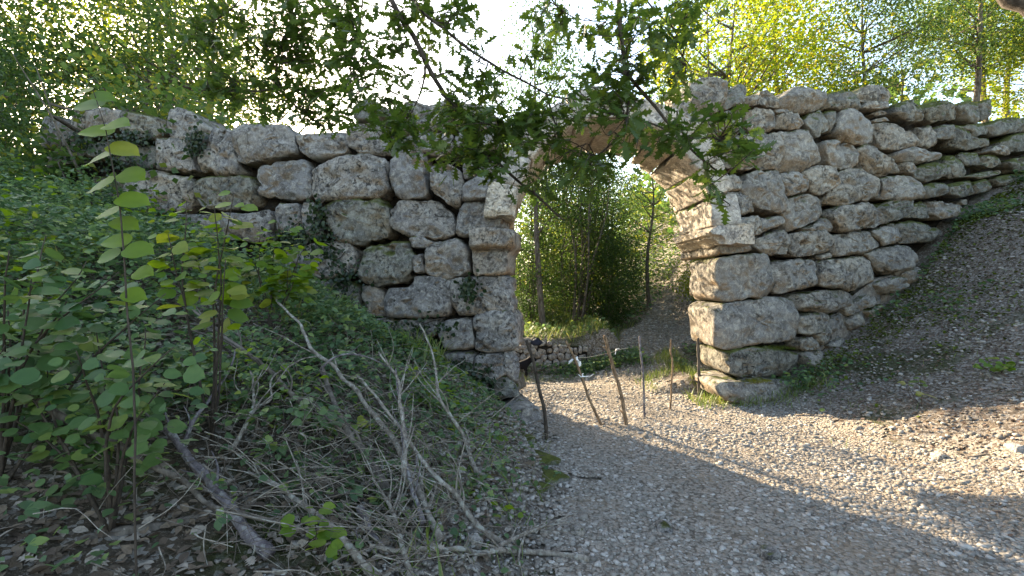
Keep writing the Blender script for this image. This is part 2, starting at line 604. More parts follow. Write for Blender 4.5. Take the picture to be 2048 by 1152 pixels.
M['oakleaf'] = mat_leaf("oak_leaf", (.036, .074, .014), (.082, .128, .024), None, .46)
M['hazel'] = mat_leaf("hazel_leaf", (.090, .170, .018), (.165, .250, .030), (.22, .25, .04), .52)
M['shrub'] = mat_leaf("shrub_leaf", (.040, .100, .028), (.105, .180, .050), (.16, .22, .05), .42)
M['under'] = mat_leaf("bramble_leaf", (.048, .104, .043), (.140, .220, .088), (.21, .28, .08), .40)
M['ivy'] = mat_leaf("ivy_leaf", (.012, .026, .010), (.035, .058, .020), None, .2, .4)
M['tree_dark'] = mat_leaf("deep_green_leaf", (.026, .062, .016), (.066, .118, .030), None, .48)
M['tree_mid'] = mat_leaf("mid_green_leaf", (.040, .088, .022), (.095, .150, .038), (.19, .20, .035), .55)
M['tree_yellow'] = mat_leaf("sunlit_yellow_leaf", (.10, .165, .022), (.20, .25, .032), (.30, .27, .04), .62)  # yellow-green of sun shining through leaves, put into the leaf colour
M['grass'] = mat_leaf("grass_blade", (.075, .13, .028), (.17, .22, .06), (.26, .25, .09), .4)
M['moss'] = mat_island("moss_cushion", (.050, .070, .010), (.10, .125, .020), None, 1.0, .05)
M['mossy'] = mat_island("yellow_moss_cushion", (.14, .14, .012), (.24, .21, .02), None, 1.0, .05)
# ------------------------------------------------------------------ ground and path
def axis(lo, hi, a, b, step, grow=1.25):
    c = list(np.arange(a, b + step / 2, step))
    s_, x = step, a
    while x > lo:
        s_ *= grow; x -= s_; c.insert(0, x)
    s_, x = step, c[-1]
    while x < hi:
        s_ *= grow; x += s_; c.append(x)
    return np.array(c)

def grid_sheet(xs, ys, zf, keep=None):
    X, Y = np.meshgrid(xs, ys)
    Z = zf(X, Y)
    nx, ny = len(xs), len(ys)
    V = np.stack([X, Y, Z], -1).reshape(-1, 3)
    i, j = np.meshgrid(np.arange(nx - 1), np.arange(ny - 1))
    a = (j * nx + i).ravel()
    F = np.stack([a, a + 1, a + nx + 1, a + nx], -1)
    if keep is not None:
        cxy = (V[F[:, 0]] + V[F[:, 2]]) / 2
        F = F[keep(cxy[:, 0], cxy[:, 1])]
        u, inv = np.unique(F, return_inverse=True)
        V, F = V[u], inv.reshape(-1, 4)
    return V, F

gx, gy = axis(-220, 220, -9, 11.5, .11), axis(-60, 320, .2, 15, .11)
V, F = grid_sheet(gx, gy, H)
tag(obj("ground", mesh_np("ground", V, F), M['ground']), kind="structure")

def path_mask(x, y):
    j = noise2(x, y, 2.2, 4, 21) * .22 + noise2(x, y, 9, 2, 22) * .07
    front = (x > xe(y) + .02 + j) & (x < xr(y) + .35 + j + .5 * smooth(5.6, 2, y)) & (y < 9.3)
    cx = np.interp(y, [7.5, 9, 10.5, 12, 14, 17, 22], [1.15, 2.25, 3.1, 4.0, 5.2, 7.2, 10.5])
    wd = np.interp(y, [7.5, 9, 12, 22], [1.2, .85, 1.0, 1.3])
    up = (x > cx - wd - j) & (x < cx + wd + .8 * smooth(9.6, 11, y) + j) & (y >= 7.5) & (y < 21)
    return front | up
V, F = grid_sheet(np.arange(-3, 11, .06), np.arange(-1.5, 21, .06), lambda x, y: H(x, y) + .012 + noise2(x, y, 9, 2, 2) * .004, path_mask)
tag(obj("path", mesh_np("path", V, F), M['path']), kind="structure")

# ------------------------------------------------------------------ the old gate wall
WALL = thing("gate_wall", "ruined grey limestone block wall with a round gate arch across the path", "wall", (0, 6, 0))

def resample(P, N):
    P = np.asarray(P, float)
    for _ in range(1 if len(P) > 5 else 2):             # soften the corners
        Q = np.roll(P, -1, 0)
        P = np.stack([P * .88 + Q * .12, P * .12 + Q * .88], 1).reshape(-1, 2)
    d = np.r_[0, np.cumsum(np.linalg.norm(np.roll(P, -1, 0) - P, axis=1))]
    PP = np.vstack([P, P[:1]])
    s_ = np.linspace(0, d[-1], N, endpoint=False)
    return np.stack([np.interp(s_, d, PP[:, k]) for k in (0, 1)], -1)

SEED = [0]
def block(uv, frame, depth=.55, out=0.0, bulge=.05, edge=.07, rough=1.0, back=None, N=60, sides=(.12, .3, 1.0), cap=None, name="stone", mat=None, parent=None, grow=1.0, facets=7):
    """one rounded, weathered block: an outline on a wall face, swollen to the front and run back into the wall"""
    SEED[0] += 1
    rr = random.Random(SEED[0])
    c, t, n = frame
    z = Vector((0, 0, 1))
    uv = np.asarray(uv, float)
    cen = uv.mean(0)
    uv = cen + (uv - cen) * grow
    O = resample(uv, N)
    cen = O.mean(0)
    size = math.sqrt(max(1e-4, np.ptp(O[:, 0]) * np.ptp(O[:, 1])))
    edge = min(edge, size * .16)
    bulge = bulge * min(1.2, size / .5)
    bdir = np.array(back) if back is not None else -np.array(n)
    ta, za, na = np.array(t), np.array(z), np.array(n)
    tiltu, tiltv = rr.uniform(-.07, .07), rr.uniform(-.10, .04)
    rings = [.1, .22, .34, .45, .55, .64, .72, .79, .85, .90, .94, .97, .99, 1.0] if N > 40 else [.2, .45, .65, .8, .9, .97, 1.0]
    an = np.arctan2(O[:, 1] - cen[1], O[:, 0] - cen[0])
    ell = np.stack([np.cos(an) * np.ptp(O[:, 0]) / 2, np.sin(an) * np.ptp(O[:, 1]) / 2], -1)
    L = []
    def place(q, off):
        base = q[:, :1] * ta + q[:, 1:] * za
        return base + (off[:, None] * na if np.ndim(off) else off * na)
    for r in rings:
        q = cen + ((O - cen) * r ** .5 + ell * (1 - r ** .5)) * r
        w = max(0, (r - .84) / .16)
        off = out + bulge * (1 - r ** 4) - edge * (1 - math.sqrt(max(0, 1 - w * w))) + (q[:, 0] - cen[0]) * tiltu + (q[:, 1] - cen[1]) * tiltv
        if cap:
            off = off + cap(q[:, 0], q[:, 1])
        L.append(place(q, off))
    lastoff = off
    for i, s_ in enumerate(sides):
        q = cen + (O - cen) * (1.0 if s_ < .5 else .985)
        b = place(q, lastoff) + bdir * depth * s_
        L.append(b)
    P = np.concatenate([place(cen[None], out + bulge)] + L)
    nr = len(L)
    # broken and dressed facets
    for m in range(facets):
        th = rr.uniform(0, 6.283)
        v = na * rr.uniform(.6, 1.5) + (ta * math.cos(th) + za * math.sin(th)) * rr.uniform(.35, 1.0)
        v = v / np.linalg.norm(v)
        pr = (P - P[0]) @ v
        q = pr.max() - size * rr.uniform(.012, .065)
        P = P - np.maximum(0, pr - q)[:, None] * v
    # weathering: push along front normal / outwards
    W = P + np.array(c)
    rad = P - (cen[0] * ta + cen[1] * za)
    rad = rad - np.outer(rad @ na, na)
    rl = np.linalg.norm(rad, axis=1, keepdims=True) + 1e-6
    k = np.r_[0, np.repeat(np.array([max(0, (r - .85) / .15) for r in rings] + [1.0] * len(sides)), N)][:, None]
    dirv = na * (1 - k) + rad / rl * k
    e = W + SEED[0] * 13.1
    d1 = fbm(e, 2.2, 3, 1) * .022 + (np.abs(fbm(e, 5.5, 3, 4)) - .35) * .017 + fbm(e, 19, 3, 8) * .008
    ch = np.clip(fbm(e, 4.5, 2, 12) - .45, 0, 1) * -.10 - np.clip(fbm(e, 13, 2, 14) - .5, 0, 1) * .06           # broken hollows
    P = P + dirv * ((d1 + ch) * rough * min(1.15, .45 + size))[:, None]
    Fq = []
    for j in range(N):
        Fq.append((0, 1 + j, 1 + (j + 1) % N))
    for i in range(nr - 1):
        a = 1 + i * N
        for j in range(N):
            Fq.append((a + j, a + N + j, a + N + (j + 1) % N, a + (j + 1) % N))
    Fq.append(tuple(1 + (nr - 1) * N + j for j in range(N))[::-1])
    me = bpy.data.meshes.new(name)
    me.from_pydata(P.tolist(), [], Fq)
    me.update()
    p = Vector(c)
    if parent is not None:
        p = p - parent.location
    return obj(name, me, mat or M['stone'], parent, p)

def poly(s_):
    return [tuple(float(v) for v in q.split(",")) for q in s_.split()]

def px_block(s_, push=0.0, **kw):
    pts = poly(s_)
    hits = [wall_hit(x, y) for x, y in pts]
    cx = sum(p[0] for p in pts) / len(pts); cy = sum(p[1] for p in pts) / len(pts)
    c, t = wall_hit(cx, cy)
    n = Vector((t.y, -t.x, 0))
    uv = [((h - c).dot(t), h.z - c.z) for h, _ in hits]
    return block(uv, (c, t, n), out=push, parent=WALL, **kw)

LEFT = """80,235 110,232 134,236 136,280 118,296 78,292
136,226 165,222 205,219 240,222 238,248 215,262 180,270 140,272
238,222 285,228 322,238 326,262 305,278 262,274 236,262
328,218 342,211 376,222 398,246 388,275 368,282 342,278 328,252
132,285 160,284 165,305 150,312 133,304
80,304 112,300 118,318 110,334 80,332
168,284 228,282 230,308 200,318 170,312
232,300 275,292 302,290 306,322 285,336 238,330
312,278 345,277 374,284 380,312 388,345 350,342 312,334
420,258 440,254 462,262 467,296 470,342 430,348 398,340 391,318 412,296
388,262 414,264 408,290 392,306 378,290
468,262 484,251 530,250 570,252 582,272 586,304 550,316 498,328 476,320 469,292
585,268 636,262 682,261 690,272 688,302 658,308 618,315 594,300
250,352 290,342 372,356 378,405 340,424 262,424 248,392
172,350 240,352 238,376 206,384 174,376
172,386 236,386 240,424 210,432 176,424
386,366 404,355 490,350 502,386 500,408 450,420 400,414 388,396
510,332 552,322 602,315 612,336 614,384 600,394 560,394 512,388
621,340 640,328 668,318 700,308 764,314 770,334 769,378 752,394 680,396 634,398 621,380
776,322 798,299 837,296 846,314 850,392 804,395 786,386 778,356
860,334 892,323 922,344 924,375 913,408 900,410 862,382
928,368 960,350 1000,352 1003,395 960,398 926,400
545,407 596,406 598,446 588,470 548,462
438,425 500,428 535,420 538,478 500,484 445,476
255,432 340,432 430,428 434,478 350,486 262,480
604,404 634,406 640,474 618,476 602,440
644,412 670,399 752,396 768,414 775,470 712,488 664,478 649,454
776,420 792,398 867,398 896,424 901,466 870,478 822,472 777,450
916,418 929,402 996,405 1004,430 1000,455 960,460 936,470 911,468
540,514 570,495 598,505 600,524 572,546 546,530
604,500 630,488 690,484 706,504 709,544 660,556 610,550
721,502 735,494 812,483 824,506 826,545 800,566 752,570 722,552
816,478 840,472 866,484 850,496 824,494
824,514 844,506 846,545 830,546
848,496 866,482 912,476 930,492 936,540 920,552 885,556 846,548
719,574 745,569 762,590 768,632 728,632 720,596
690,562 714,572 716,624 694,622 686,590
620,562 682,566 684,606 640,612 618,596
772,577 818,574 822,552 850,554 892,557 896,576 894,630 838,635 770,633 770,600
898,556 1012,552 1020,610 1016,624 914,631 904,615 897,580
795,642 850,637 868,644 866,672 828,684 800,676
736,640 788,640 792,676 744,680
875,644 942,636 945,698 886,702 874,672
946,632 1018,624 1030,642 1034,698 972,706 949,698
1010,706 1034,704 1041,728 1038,770 1018,756 1006,730
880,708 944,706 948,752 900,758 878,740
950,712 1006,708 1012,748 985,764 952,756
994,752 1018,752 1034,774 1036,792 1000,802 976,792
920,762 970,760 974,800 930,806
702,242 718,210 735,200 756,206 768,226 752,240
691,262 700,247 752,242 790,250 793,288 775,304 712,304 694,286
770,226 800,206 824,196 846,204 852,236 846,262 800,262 776,248
796,266 846,262 900,266 905,302 870,310 800,300
850,206 896,196 900,255 856,258
900,212 940,205 978,212 986,250 955,262 905,255
908,266 985,262 992,296 940,312 908,300
930,320 985,308 1000,345 960,346 928,360"""
MOSSY_L = {2, 6, 7, 10, 14, 16, 26, 31, 36, 47, 48, 49}
TAN_L = {35, 36, 54}
for i, s_ in enumerate(LEFT.split("\n")):
    m = M['stone_moss'] if i in MOSSY_L else M['stone_tan'] if i in TAN_L else M['stone']
    xm = np.mean([q[0] for q in poly(s_)])
    px_block(s_, push=random.uniform(-.05, .05), mat=m, depth=.5 if xm > 900 else .6, bulge=random.uniform(.005, .03), edge=.055, rough=1.0, N=84, grow=1.07, facets=5)

# foot of the left pier, standing a little proud
for s_, p in (("1000,812 1040,797 1064,800 1073,824 1069,856 1046,864 1012,846", .34), ("960,806 1000,808 1006,846 970,850", .2)):
    px_block(s_, push=p, mat=M['stone_tan'] if p > .3 else M['stone_moss'], depth=.7, bulge=.06)

# impost block of the left pier: square shaft, hollow moulding, projecting cap
def impost_cap(u, v):
    return .13 * smooth(.0, .07, v) + .02
o = px_block("944,458 1000,456 1032,462 1030,492 1015,508 1014,549 980,552 946,553 943,500", push=-.02, mat=M['stone_tan'], depth=.55, bulge=.0, edge=.03, rough=.45, facets=2, cap=impost_cap, name="impost", N=72)
tag(o, "left impost block with a projecting hollow moulding")

RIGHT = """1384,160 1420,154 1455,162 1458,190 1435,220 1400,222 1386,200
1458,182 1482,166 1490,176 1486,206 1450,222 1446,210
1475,196 1515,190 1522,208 1500,214 1468,222
1522,184 1536,176 1560,196 1562,214 1540,214 1524,206
1572,196 1600,172 1626,174 1664,182 1667,200 1640,216 1612,222 1584,214
1558,216 1582,214 1590,220 1562,224
1436,228 1470,216 1496,218 1498,252 1464,264 1436,262
1500,222 1514,211 1552,216 1559,236 1552,258 1512,261 1501,250
1558,252 1566,228 1585,219 1614,223 1619,240 1610,254 1575,256
1620,238 1630,220 1651,217 1660,238 1666,256 1644,274 1634,268
1660,222 1684,218 1686,232 1676,244 1672,260 1664,254
1692,220 1712,217 1726,230 1744,242 1750,268 1746,284 1720,288 1692,280 1681,270 1679,244
1666,186 1690,178 1718,184 1727,208 1726,218 1688,218 1658,212
1720,188 1742,168 1776,170 1786,186 1797,190 1786,202 1750,203 1728,200
1729,204 1752,203 1777,204 1774,217 1748,222 1729,217
1748,226 1762,220 1778,226 1756,232
1758,236 1784,231 1788,239 1760,242
1758,244 1796,243 1820,262 1846,277 1842,290 1792,299 1770,297 1764,270
1792,212 1806,202 1830,198 1840,212 1850,238 1830,246 1804,240 1790,226
1846,212 1872,202 1898,199 1918,204 1934,224 1924,236 1874,244 1860,226
1920,206 1942,201 1958,208 1959,242 1946,245 1934,234
1966,202 1982,197 1984,212 1983,230 1968,241
1846,252 1862,250 1873,268 1872,290 1856,297 1844,292
1877,255 1906,249 1908,264 1904,280 1876,280
1909,251 1934,250 1944,274 1990,276 1988,290 1932,297 1911,286
1940,246 1972,244 1986,266 1952,272
1976,248 2000,238 2048,234 2090,234 2090,256 2010,268 1988,272
2010,282 2028,268 2090,262 2090,302 2022,303 2012,296
1985,292 2008,290 2022,308 2004,314 1978,304
1798,304 1826,295 1846,303 1880,305 1891,312 1866,322 1830,328 1800,320
1826,338 1868,326 1900,328 1902,346 1850,366 1828,356
1901,314 1917,309 1940,340 1934,354 1903,354
1940,350 1998,338 2010,346 1962,358
1925,302 1966,304 1966,330 1940,330
1968,310 2000,304 2008,326 1984,338 1972,326
2018,318 2090,312 2090,340 2030,346
1848,372 1880,366 1895,372 1895,386 1862,398 1850,396
1898,368 1937,362 1946,376 1943,390 1916,396 1898,388
1929,400 1940,397 1942,408 1930,410
1950,366 1990,356 1996,376 1960,386
2000,352 2060,346 2060,366 2006,372
1500,344 1558,341 1568,380 1573,420 1552,428 1520,416 1490,385
1470,275 1500,268 1558,265 1568,300 1552,336 1500,341 1450,330 1458,300
1561,266 1604,255 1628,260 1643,282 1655,318 1640,330 1592,340 1567,333
1562,348 1592,344 1613,358 1615,382 1598,388 1570,393
1616,342 1634,332 1662,333 1675,352 1678,368 1650,388 1628,386 1618,362
1657,279 1682,276 1711,285 1726,312 1722,328 1676,340 1663,320
1722,300 1738,288 1772,303 1802,324 1808,342 1766,352 1738,340
1808,326 1818,324 1827,338 1820,348 1810,344
1678,347 1713,332 1734,339 1757,358 1763,384 1736,401 1694,410 1664,403 1670,380
1762,358 1811,349 1846,368 1848,394 1811,400 1766,397
1574,397 1623,387 1652,393 1661,412 1658,432 1634,443 1616,454 1582,461 1575,428
1664,424 1690,410 1744,405 1761,424 1776,443 1748,456 1682,464 1671,449
1634,449 1660,433 1671,443 1671,463 1638,460
1617,455 1630,451 1632,460 1620,463
1757,410 1794,397 1826,399 1828,412 1809,438 1778,445 1768,426
1831,408 1861,401 1868,424 1865,437 1838,437 1820,432
1864,402 1880,400 1926,418 1908,434 1880,440 1869,430
1515,437 1566,431 1570,446 1516,470
1512,480 1574,457 1586,484 1580,506 1552,516 1524,506
1584,468 1612,463 1656,460 1673,472 1673,496 1640,510 1586,513
1646,511 1668,504 1670,514 1650,520
1674,470 1706,464 1748,462 1771,490 1742,503 1676,513
1755,460 1788,450 1813,464 1800,484 1774,491
1794,446 1840,440 1890,462 1872,482 1815,488 1806,474
1552,522 1640,518 1643,570 1555,588
1644,520 1745,513 1757,560 1706,580 1646,572
1750,506 1778,496 1810,490 1834,500 1832,524 1818,544 1790,550 1766,540 1756,520
1598,592 1688,579 1708,595 1704,618 1650,624 1603,620
1603,634 1650,623 1665,640 1650,666 1600,669
1598,678 1630,674 1645,685 1638,700 1606,703
1668,640 1690,626 1704,640 1684,664 1666,664
1712,606 1740,588 1756,600 1730,622 1712,626
1762,566 1796,552 1826,556 1812,576 1770,590
1690,612 1716,600 1726,622 1700,634
1726,600 1752,590 1764,606 1736,618
1640,668 1668,650 1682,672 1652,690
1700,642 1728,626 1736,648 1708,660
1806,546 1836,532 1850,552 1818,572
1664,690 1690,672 1700,690 1672,706
1610,706 1640,700 1650,722 1618,734
1740,622 1766,608 1772,628 1748,640"""
MOSSY_R = {1, 9, 10, 12, 18, 19, 20, 23, 24, 25, 31, 32, 33, 34, 35, 36, 37, 39, 40, 55, 56, 64}
DAMP_R = {19, 20, 21, 24, 25, 26, 27, 30, 31, 33, 34, 35, 37, 39, 40}
for i, s_ in enumerate(RIGHT.split("\n")):
    m = M['stone_mossr'] if i in DAMP_R else M['stone_moss'] if i in MOSSY_R else M['stone_right']
    px_block(s_, push=random.uniform(-.06, .06), mat=m, depth=.6, bulge=random.uniform(.02, .05), rough=1.2, edge=.06, N=56 if i < 42 else 72, grow=1.065, facets=9)

# pier and haunch blocks: their left ends are the jamb of the gate, so they run straight back
PIER = [("1440,513 1540,505 1550,545 1552,590 1440,606", 1.0, .0, "stone", 'stone_right'),
        ("1430,610 1545,594 1596,600 1602,640 1592,680 1446,698 1432,690", .95, .03, "stone", 'stone_right'),
        ("1446,480 1506,474 1509,502 1444,511", 1.45, -.03, "stone", 'stone_right'),
        ("1444,702 1480,694 1520,690 1600,708 1606,738 1570,758 1475,756 1446,744", .9, .05, "stone", 'stone_moss'),
        ("1406,766 1420,757 1535,757 1572,762 1562,788 1490,803 1416,794", .8, .28, "foundation_stone", 'stone_right'),
        ("1446,382 1480,380 1512,390 1522,420 1486,430 1440,430", .9, -.02, "stone", 'stone_right'),
        ("1450,350 1494,346 1488,380 1446,378", .8, -.04, "stone", 'stone_right'),
        ("1346,206 1384,196 1392,226 1430,230 1432,266 1396,278 1366,254", .7, -.02, "stone", 'stone_right'),
        ("1402,286 1434,272 1464,296 1448,345 1434,340", .7, -.04, "stone", 'stone_right')]
for s_, d, p, nm, mt in PIER:
    px_block(s_, push=p, depth=d, back=(0, 1, 0), mat=M[mt], name=nm, bulge=.02, edge=.04, rough=.9, sides=(.08, .25, .45, .7, 1.0), N=84, grow=1.02)

# moulded impost of the right pier: runs through the gate along the jamb
def lathe_bar(profile, y0, y1, ny, name, mat, noise=.026, tilt=0.0):
    prof = []
    for i in range(len(profile)):
        a, b = profile[i], profile[(i + 1) % len(profile)]
        k = max(1, int(math.hypot(b[0] - a[0], b[1] - a[1]) / .045))
        for j in range(k):
            prof.append((a[0] + (b[0] - a[0]) * j / k, a[1] + (b[1] - a[1]) * j / k))
    prof = np.array(prof)
    N = len(prof)
    ys = np.linspace(y0, y1, ny)
    P = np.concatenate([np.stack([prof[:, 0], np.full(N, y), prof[:, 1] - tilt * (y - y0)], -1) for y in ys])
    d = fbm(P, 5, 3, 31)[:, None] * noise + fbm(P, 17, 2, 33)[:, None] * noise * .5
    cc = np.array([prof[:, 0].mean(), 0, prof[:, 1].mean()])
    r = P - cc; r[:, 1] = 0
    P = P + r / (np.linalg.norm(r, axis=1, keepdims=True) + 1e-6) * d
    P[:, 1] += fbm(P, 6, 2, 35) * .03
    P[:, 2] -= np.clip(fbm(P, 3.0, 3, 37) - .25, 0, 1) * .10 * (prof[:, 1][None].repeat(ny, 0).ravel() > 2.4)
    P[:, 0] += np.clip(fbm(P, 4.0, 3, 39) - .25, 0, 1) * .16 * (P[:, 0] < 2.95)
    F = [(i * N + k, i * N + (k + 1) % N, (i + 1) * N + (k + 1) % N, (i + 1) * N + k) for i in range(ny - 1) for k in range(N)]
    F += [tuple(range(N))[::-1], tuple((ny - 1) * N + k for k in range(N))]
    me = bpy.data.meshes.new(name)
    c = P.mean(0)
    me.from_pydata((P - c).tolist(), [], F)
    me.update()
    return obj(name, me, mat, WALL, Vector(c) - WALL.location, smooth_=False)
px_block("1440,442 1512,432 1516,464 1500,474 1442,477", push=.10, depth=.3, mat=M['stone_right'], bulge=.02, edge=.03, N=72)
imp = lathe_bar([(3.36, 2.21), (2.90, 2.21), (2.86, 2.26), (2.78, 2.30), (2.78, 2.33), (2.72, 2.345), (2.72, 2.44), (2.75, 2.47), (3.36, 2.48)], 6.50, 8.05, 34, "impost", M['soffit'])
tag(imp, "right impost, a long moulded block running back along the jamb")

# the arch ring
AXC, AZC, ARI, ARO = 1.43, 2.47, 1.40, 1.78
NV = 11
for i in range(NV):
    a0, a1 = math.pi * i / NV + .006, math.pi * (i + 1) / NV - .006
    am = (a0 + a1) / 2
    cx, cz = AXC + math.cos(am) * (ARI + ARO) / 2, AZC + math.sin(am) * (ARI + ARO) / 2
    Yf = 5.9 + MM * cx - .02 + random.uniform(-.02, .02)
    ro = ARO + random.uniform(-.06, .07)
    uv = []
    for k in range(7):
        a = a0 + (a1 - a0) * k / 6
        uv.append((AXC + math.cos(a) * ARI - cx, AZC + math.sin(a) * ARI - cz))
    for k in range(4):
        a = a1 + (a0 - a1) * k / 3
        uv.append((AXC + math.cos(a) * ro - cx, AZC + math.sin(a) * ro - cz))
    dep = 7.95 - Yf + random.uniform(-.04, .04)
    block(uv, (Vector((cx, Yf, cz)), Vector((1, 0, 0)), Vector((0, -1, 0))), depth=dep, back=(0, 1, 0), bulge=.012, edge=.03, facets=2, rough=.75,
          sides=(.03, .12, .25, .4, .55, .7, .85, 1.0), N=84, name="voussoir", mat=M['soffit'], parent=WALL)

# rubble core behind the faces
def core(pts, back, depth, mat, name="rubble_core"):
    hits = []
    for x, y in pts:
        h, t = wall_hit(x, y)
        hits.append(h)
    n = len(hits)
    bm = bmesh.new()
    def nb(px): 
        t = wall_hit(px, 500)[1]
        return Vector((-t.y, t.x, 0))
    f = [bm.verts.new(hits[i] + nb(pts[i][0]) * back) for i in range(n)]
    b = [bm.verts.new(hits[i] + nb(pts[i][0]) * (back + depth)) for i in range(n)]
    bm.faces.new(f); bm.faces.new(b[::-1])
    for i in range(n):
        bm.faces.new((f[(i + 1) % n], f[i], b[i], b[(i + 1) % n]))
    bmesh.ops.triangulate(bm, faces=bm.faces[:])
    for it in range(5):
        ed = [e for e in bm.edges if e.calc_length() > .28]
        if not ed: break
        bmesh.ops.subdivide_edges(bm, edges=ed, cuts=1, use_grid_fill=False)
        bmesh.ops.triangulate(bm, faces=[q for q in bm.faces if len(q.verts) > 3])
    P = np.array([v.co[:] for v in bm.verts])
    D = np.stack([fbm(P, 4, 3, 50 + k) for k in range(3)], -1) * np.array([.025, .05, .025])
    for v, d in zip(bm.verts, D):
        v.co += Vector(d) - WALL.location
    bmesh.ops.recalc_face_normals(bm, faces=bm.faces[:])
    me = bpy.data.meshes.new(name)
    bm.to_mesh(me); bm.free()
    return obj(name, me, mat, WALL, (0, 0, 0), smooth_=False)

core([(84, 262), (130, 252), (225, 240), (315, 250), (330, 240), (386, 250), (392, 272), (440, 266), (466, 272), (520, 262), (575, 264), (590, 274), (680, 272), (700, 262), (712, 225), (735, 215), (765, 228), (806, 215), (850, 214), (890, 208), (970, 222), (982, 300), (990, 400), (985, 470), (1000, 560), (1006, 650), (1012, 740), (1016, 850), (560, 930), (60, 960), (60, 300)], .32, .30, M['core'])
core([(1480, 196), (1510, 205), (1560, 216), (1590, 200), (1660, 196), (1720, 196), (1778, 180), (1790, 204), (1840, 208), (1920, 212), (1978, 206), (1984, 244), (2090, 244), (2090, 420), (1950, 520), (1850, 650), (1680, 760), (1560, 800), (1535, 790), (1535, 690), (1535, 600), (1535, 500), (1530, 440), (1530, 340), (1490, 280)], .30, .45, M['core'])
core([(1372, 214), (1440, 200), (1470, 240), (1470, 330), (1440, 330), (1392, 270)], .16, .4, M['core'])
# bare mortared footing at the low right end of the wall
core([(1650, 660), (1700, 622), (1716, 598), (1740, 586), (1762, 560), (1790, 552), (1826, 540), (1850, 560), (1800, 660), (1700, 720), (1640, 730)], .12, .3, M['mortar'], "mortar_footing")

# yellow moss cushion on the foundation stone and dark moss on the pier
def moss_patch(name, px, py, w, d, h, mat, label, nn=900, push=0.0):
    c, t = wall_hit(px, py)
    n = Vector((t.y, -t.x, 0))
    a = RNG.uniform(0, 2 * np.pi, nn); r = np.sqrt(RNG.uniform(0, 1, nn))
    u, v = np.cos(a) * r * w, np.sin(a) * r * d
    keep = noise2(u, v, 9, 2, int(px)) > -.25
    u, v = u[keep], v[keep]
    pos = np.array(c) + u[:, None] * np.array(t) + (v + d * .6 + push)[:, None] * np.array(n)
    pos[:, 2] += h * (1 - (u / w) ** 2) * RNG.uniform(.2, 1, len(u))
    me = scatter(name, shape_blade(), pos - np.array(WALL.location), rots(len(pos), .9, -.9), RNG.uniform(.02, .045, len(pos)))
    return tag(obj(name, me, mat, WALL), label, kind="stuff")
moss_patch("moss", 1488, 760, .30, .13, .03, M['mossy'], "bright yellow moss on the foundation stone", 1500, .10)
moss_patch("moss", 1540, 700, .42, .12, .06, M['moss'], "dark green moss cushion over the lowest pier block", 1600, .02)

# ------------------------------------------------------------------ low rubble wall beyond the gate
RW = thing("rubble_wall", "low dry wall of small grey field stones beyond the gate", "wall", (1.2, 9.6, 0))
rr = random.Random(5)
z = -.30
row = 0
while z < .46:
    hh = rr.uniform(.07, .15)
    x = .02 + rr.uniform(-.05, .05)
    while x < 1.5:
        ww = rr.uniform(.07, .24); ro_ = rr.uniform(-.45, .45)
        top = .42 + .05 * math.sin(x * 3)
        if z + hh < top + .05:
            uv = [(-ww * .5, -hh * .4), (-ww * .2, -hh * .52), (ww * .3, -hh * .5), (ww * .5, -hh * .1), (ww * .42, hh * .4), (ww * .05, hh * .54), (-ww * .4, hh * .42)]
            uv = [(a * rr.uniform(.75, 1.15), b * rr.uniform(.75, 1.3)) for a, b in uv]
            uv = [(a * math.cos(ro_) - b * math.sin(ro_), a * math.sin(ro_) + b * math.cos(ro_)) for a, b in uv]
            block(uv, (Vector((x + ww / 2, 9.52 + rr.uniform(-.03, .03) + z * .12, z + hh / 2 + rr.uniform(-.035, .035))), Vector((1, 0, 0)), Vector((0, -1, 0))),
                  depth=.25, bulge=.08, edge=.03, rough=.5, N=14, sides=(.3, 1.0), mat=M['rubble'], parent=RW)
        x += ww * rr.uniform(.86, .98)
    z += hh * .88
    row += 1
bm = bmesh.new()
bmesh.ops.create_cube(bm, size=1)
for v in bm.verts:
    v.co = Vector((v.co.x * 1.5 - .42, v.co.y * .3 + .12, v.co.z * .86 - .02))
me = bpy.data.meshes.new("rubble_core"); bm.to_mesh(me); bm.free()
obj("rubble_core", me, M['core'], RW, (0, .0, 0), False)
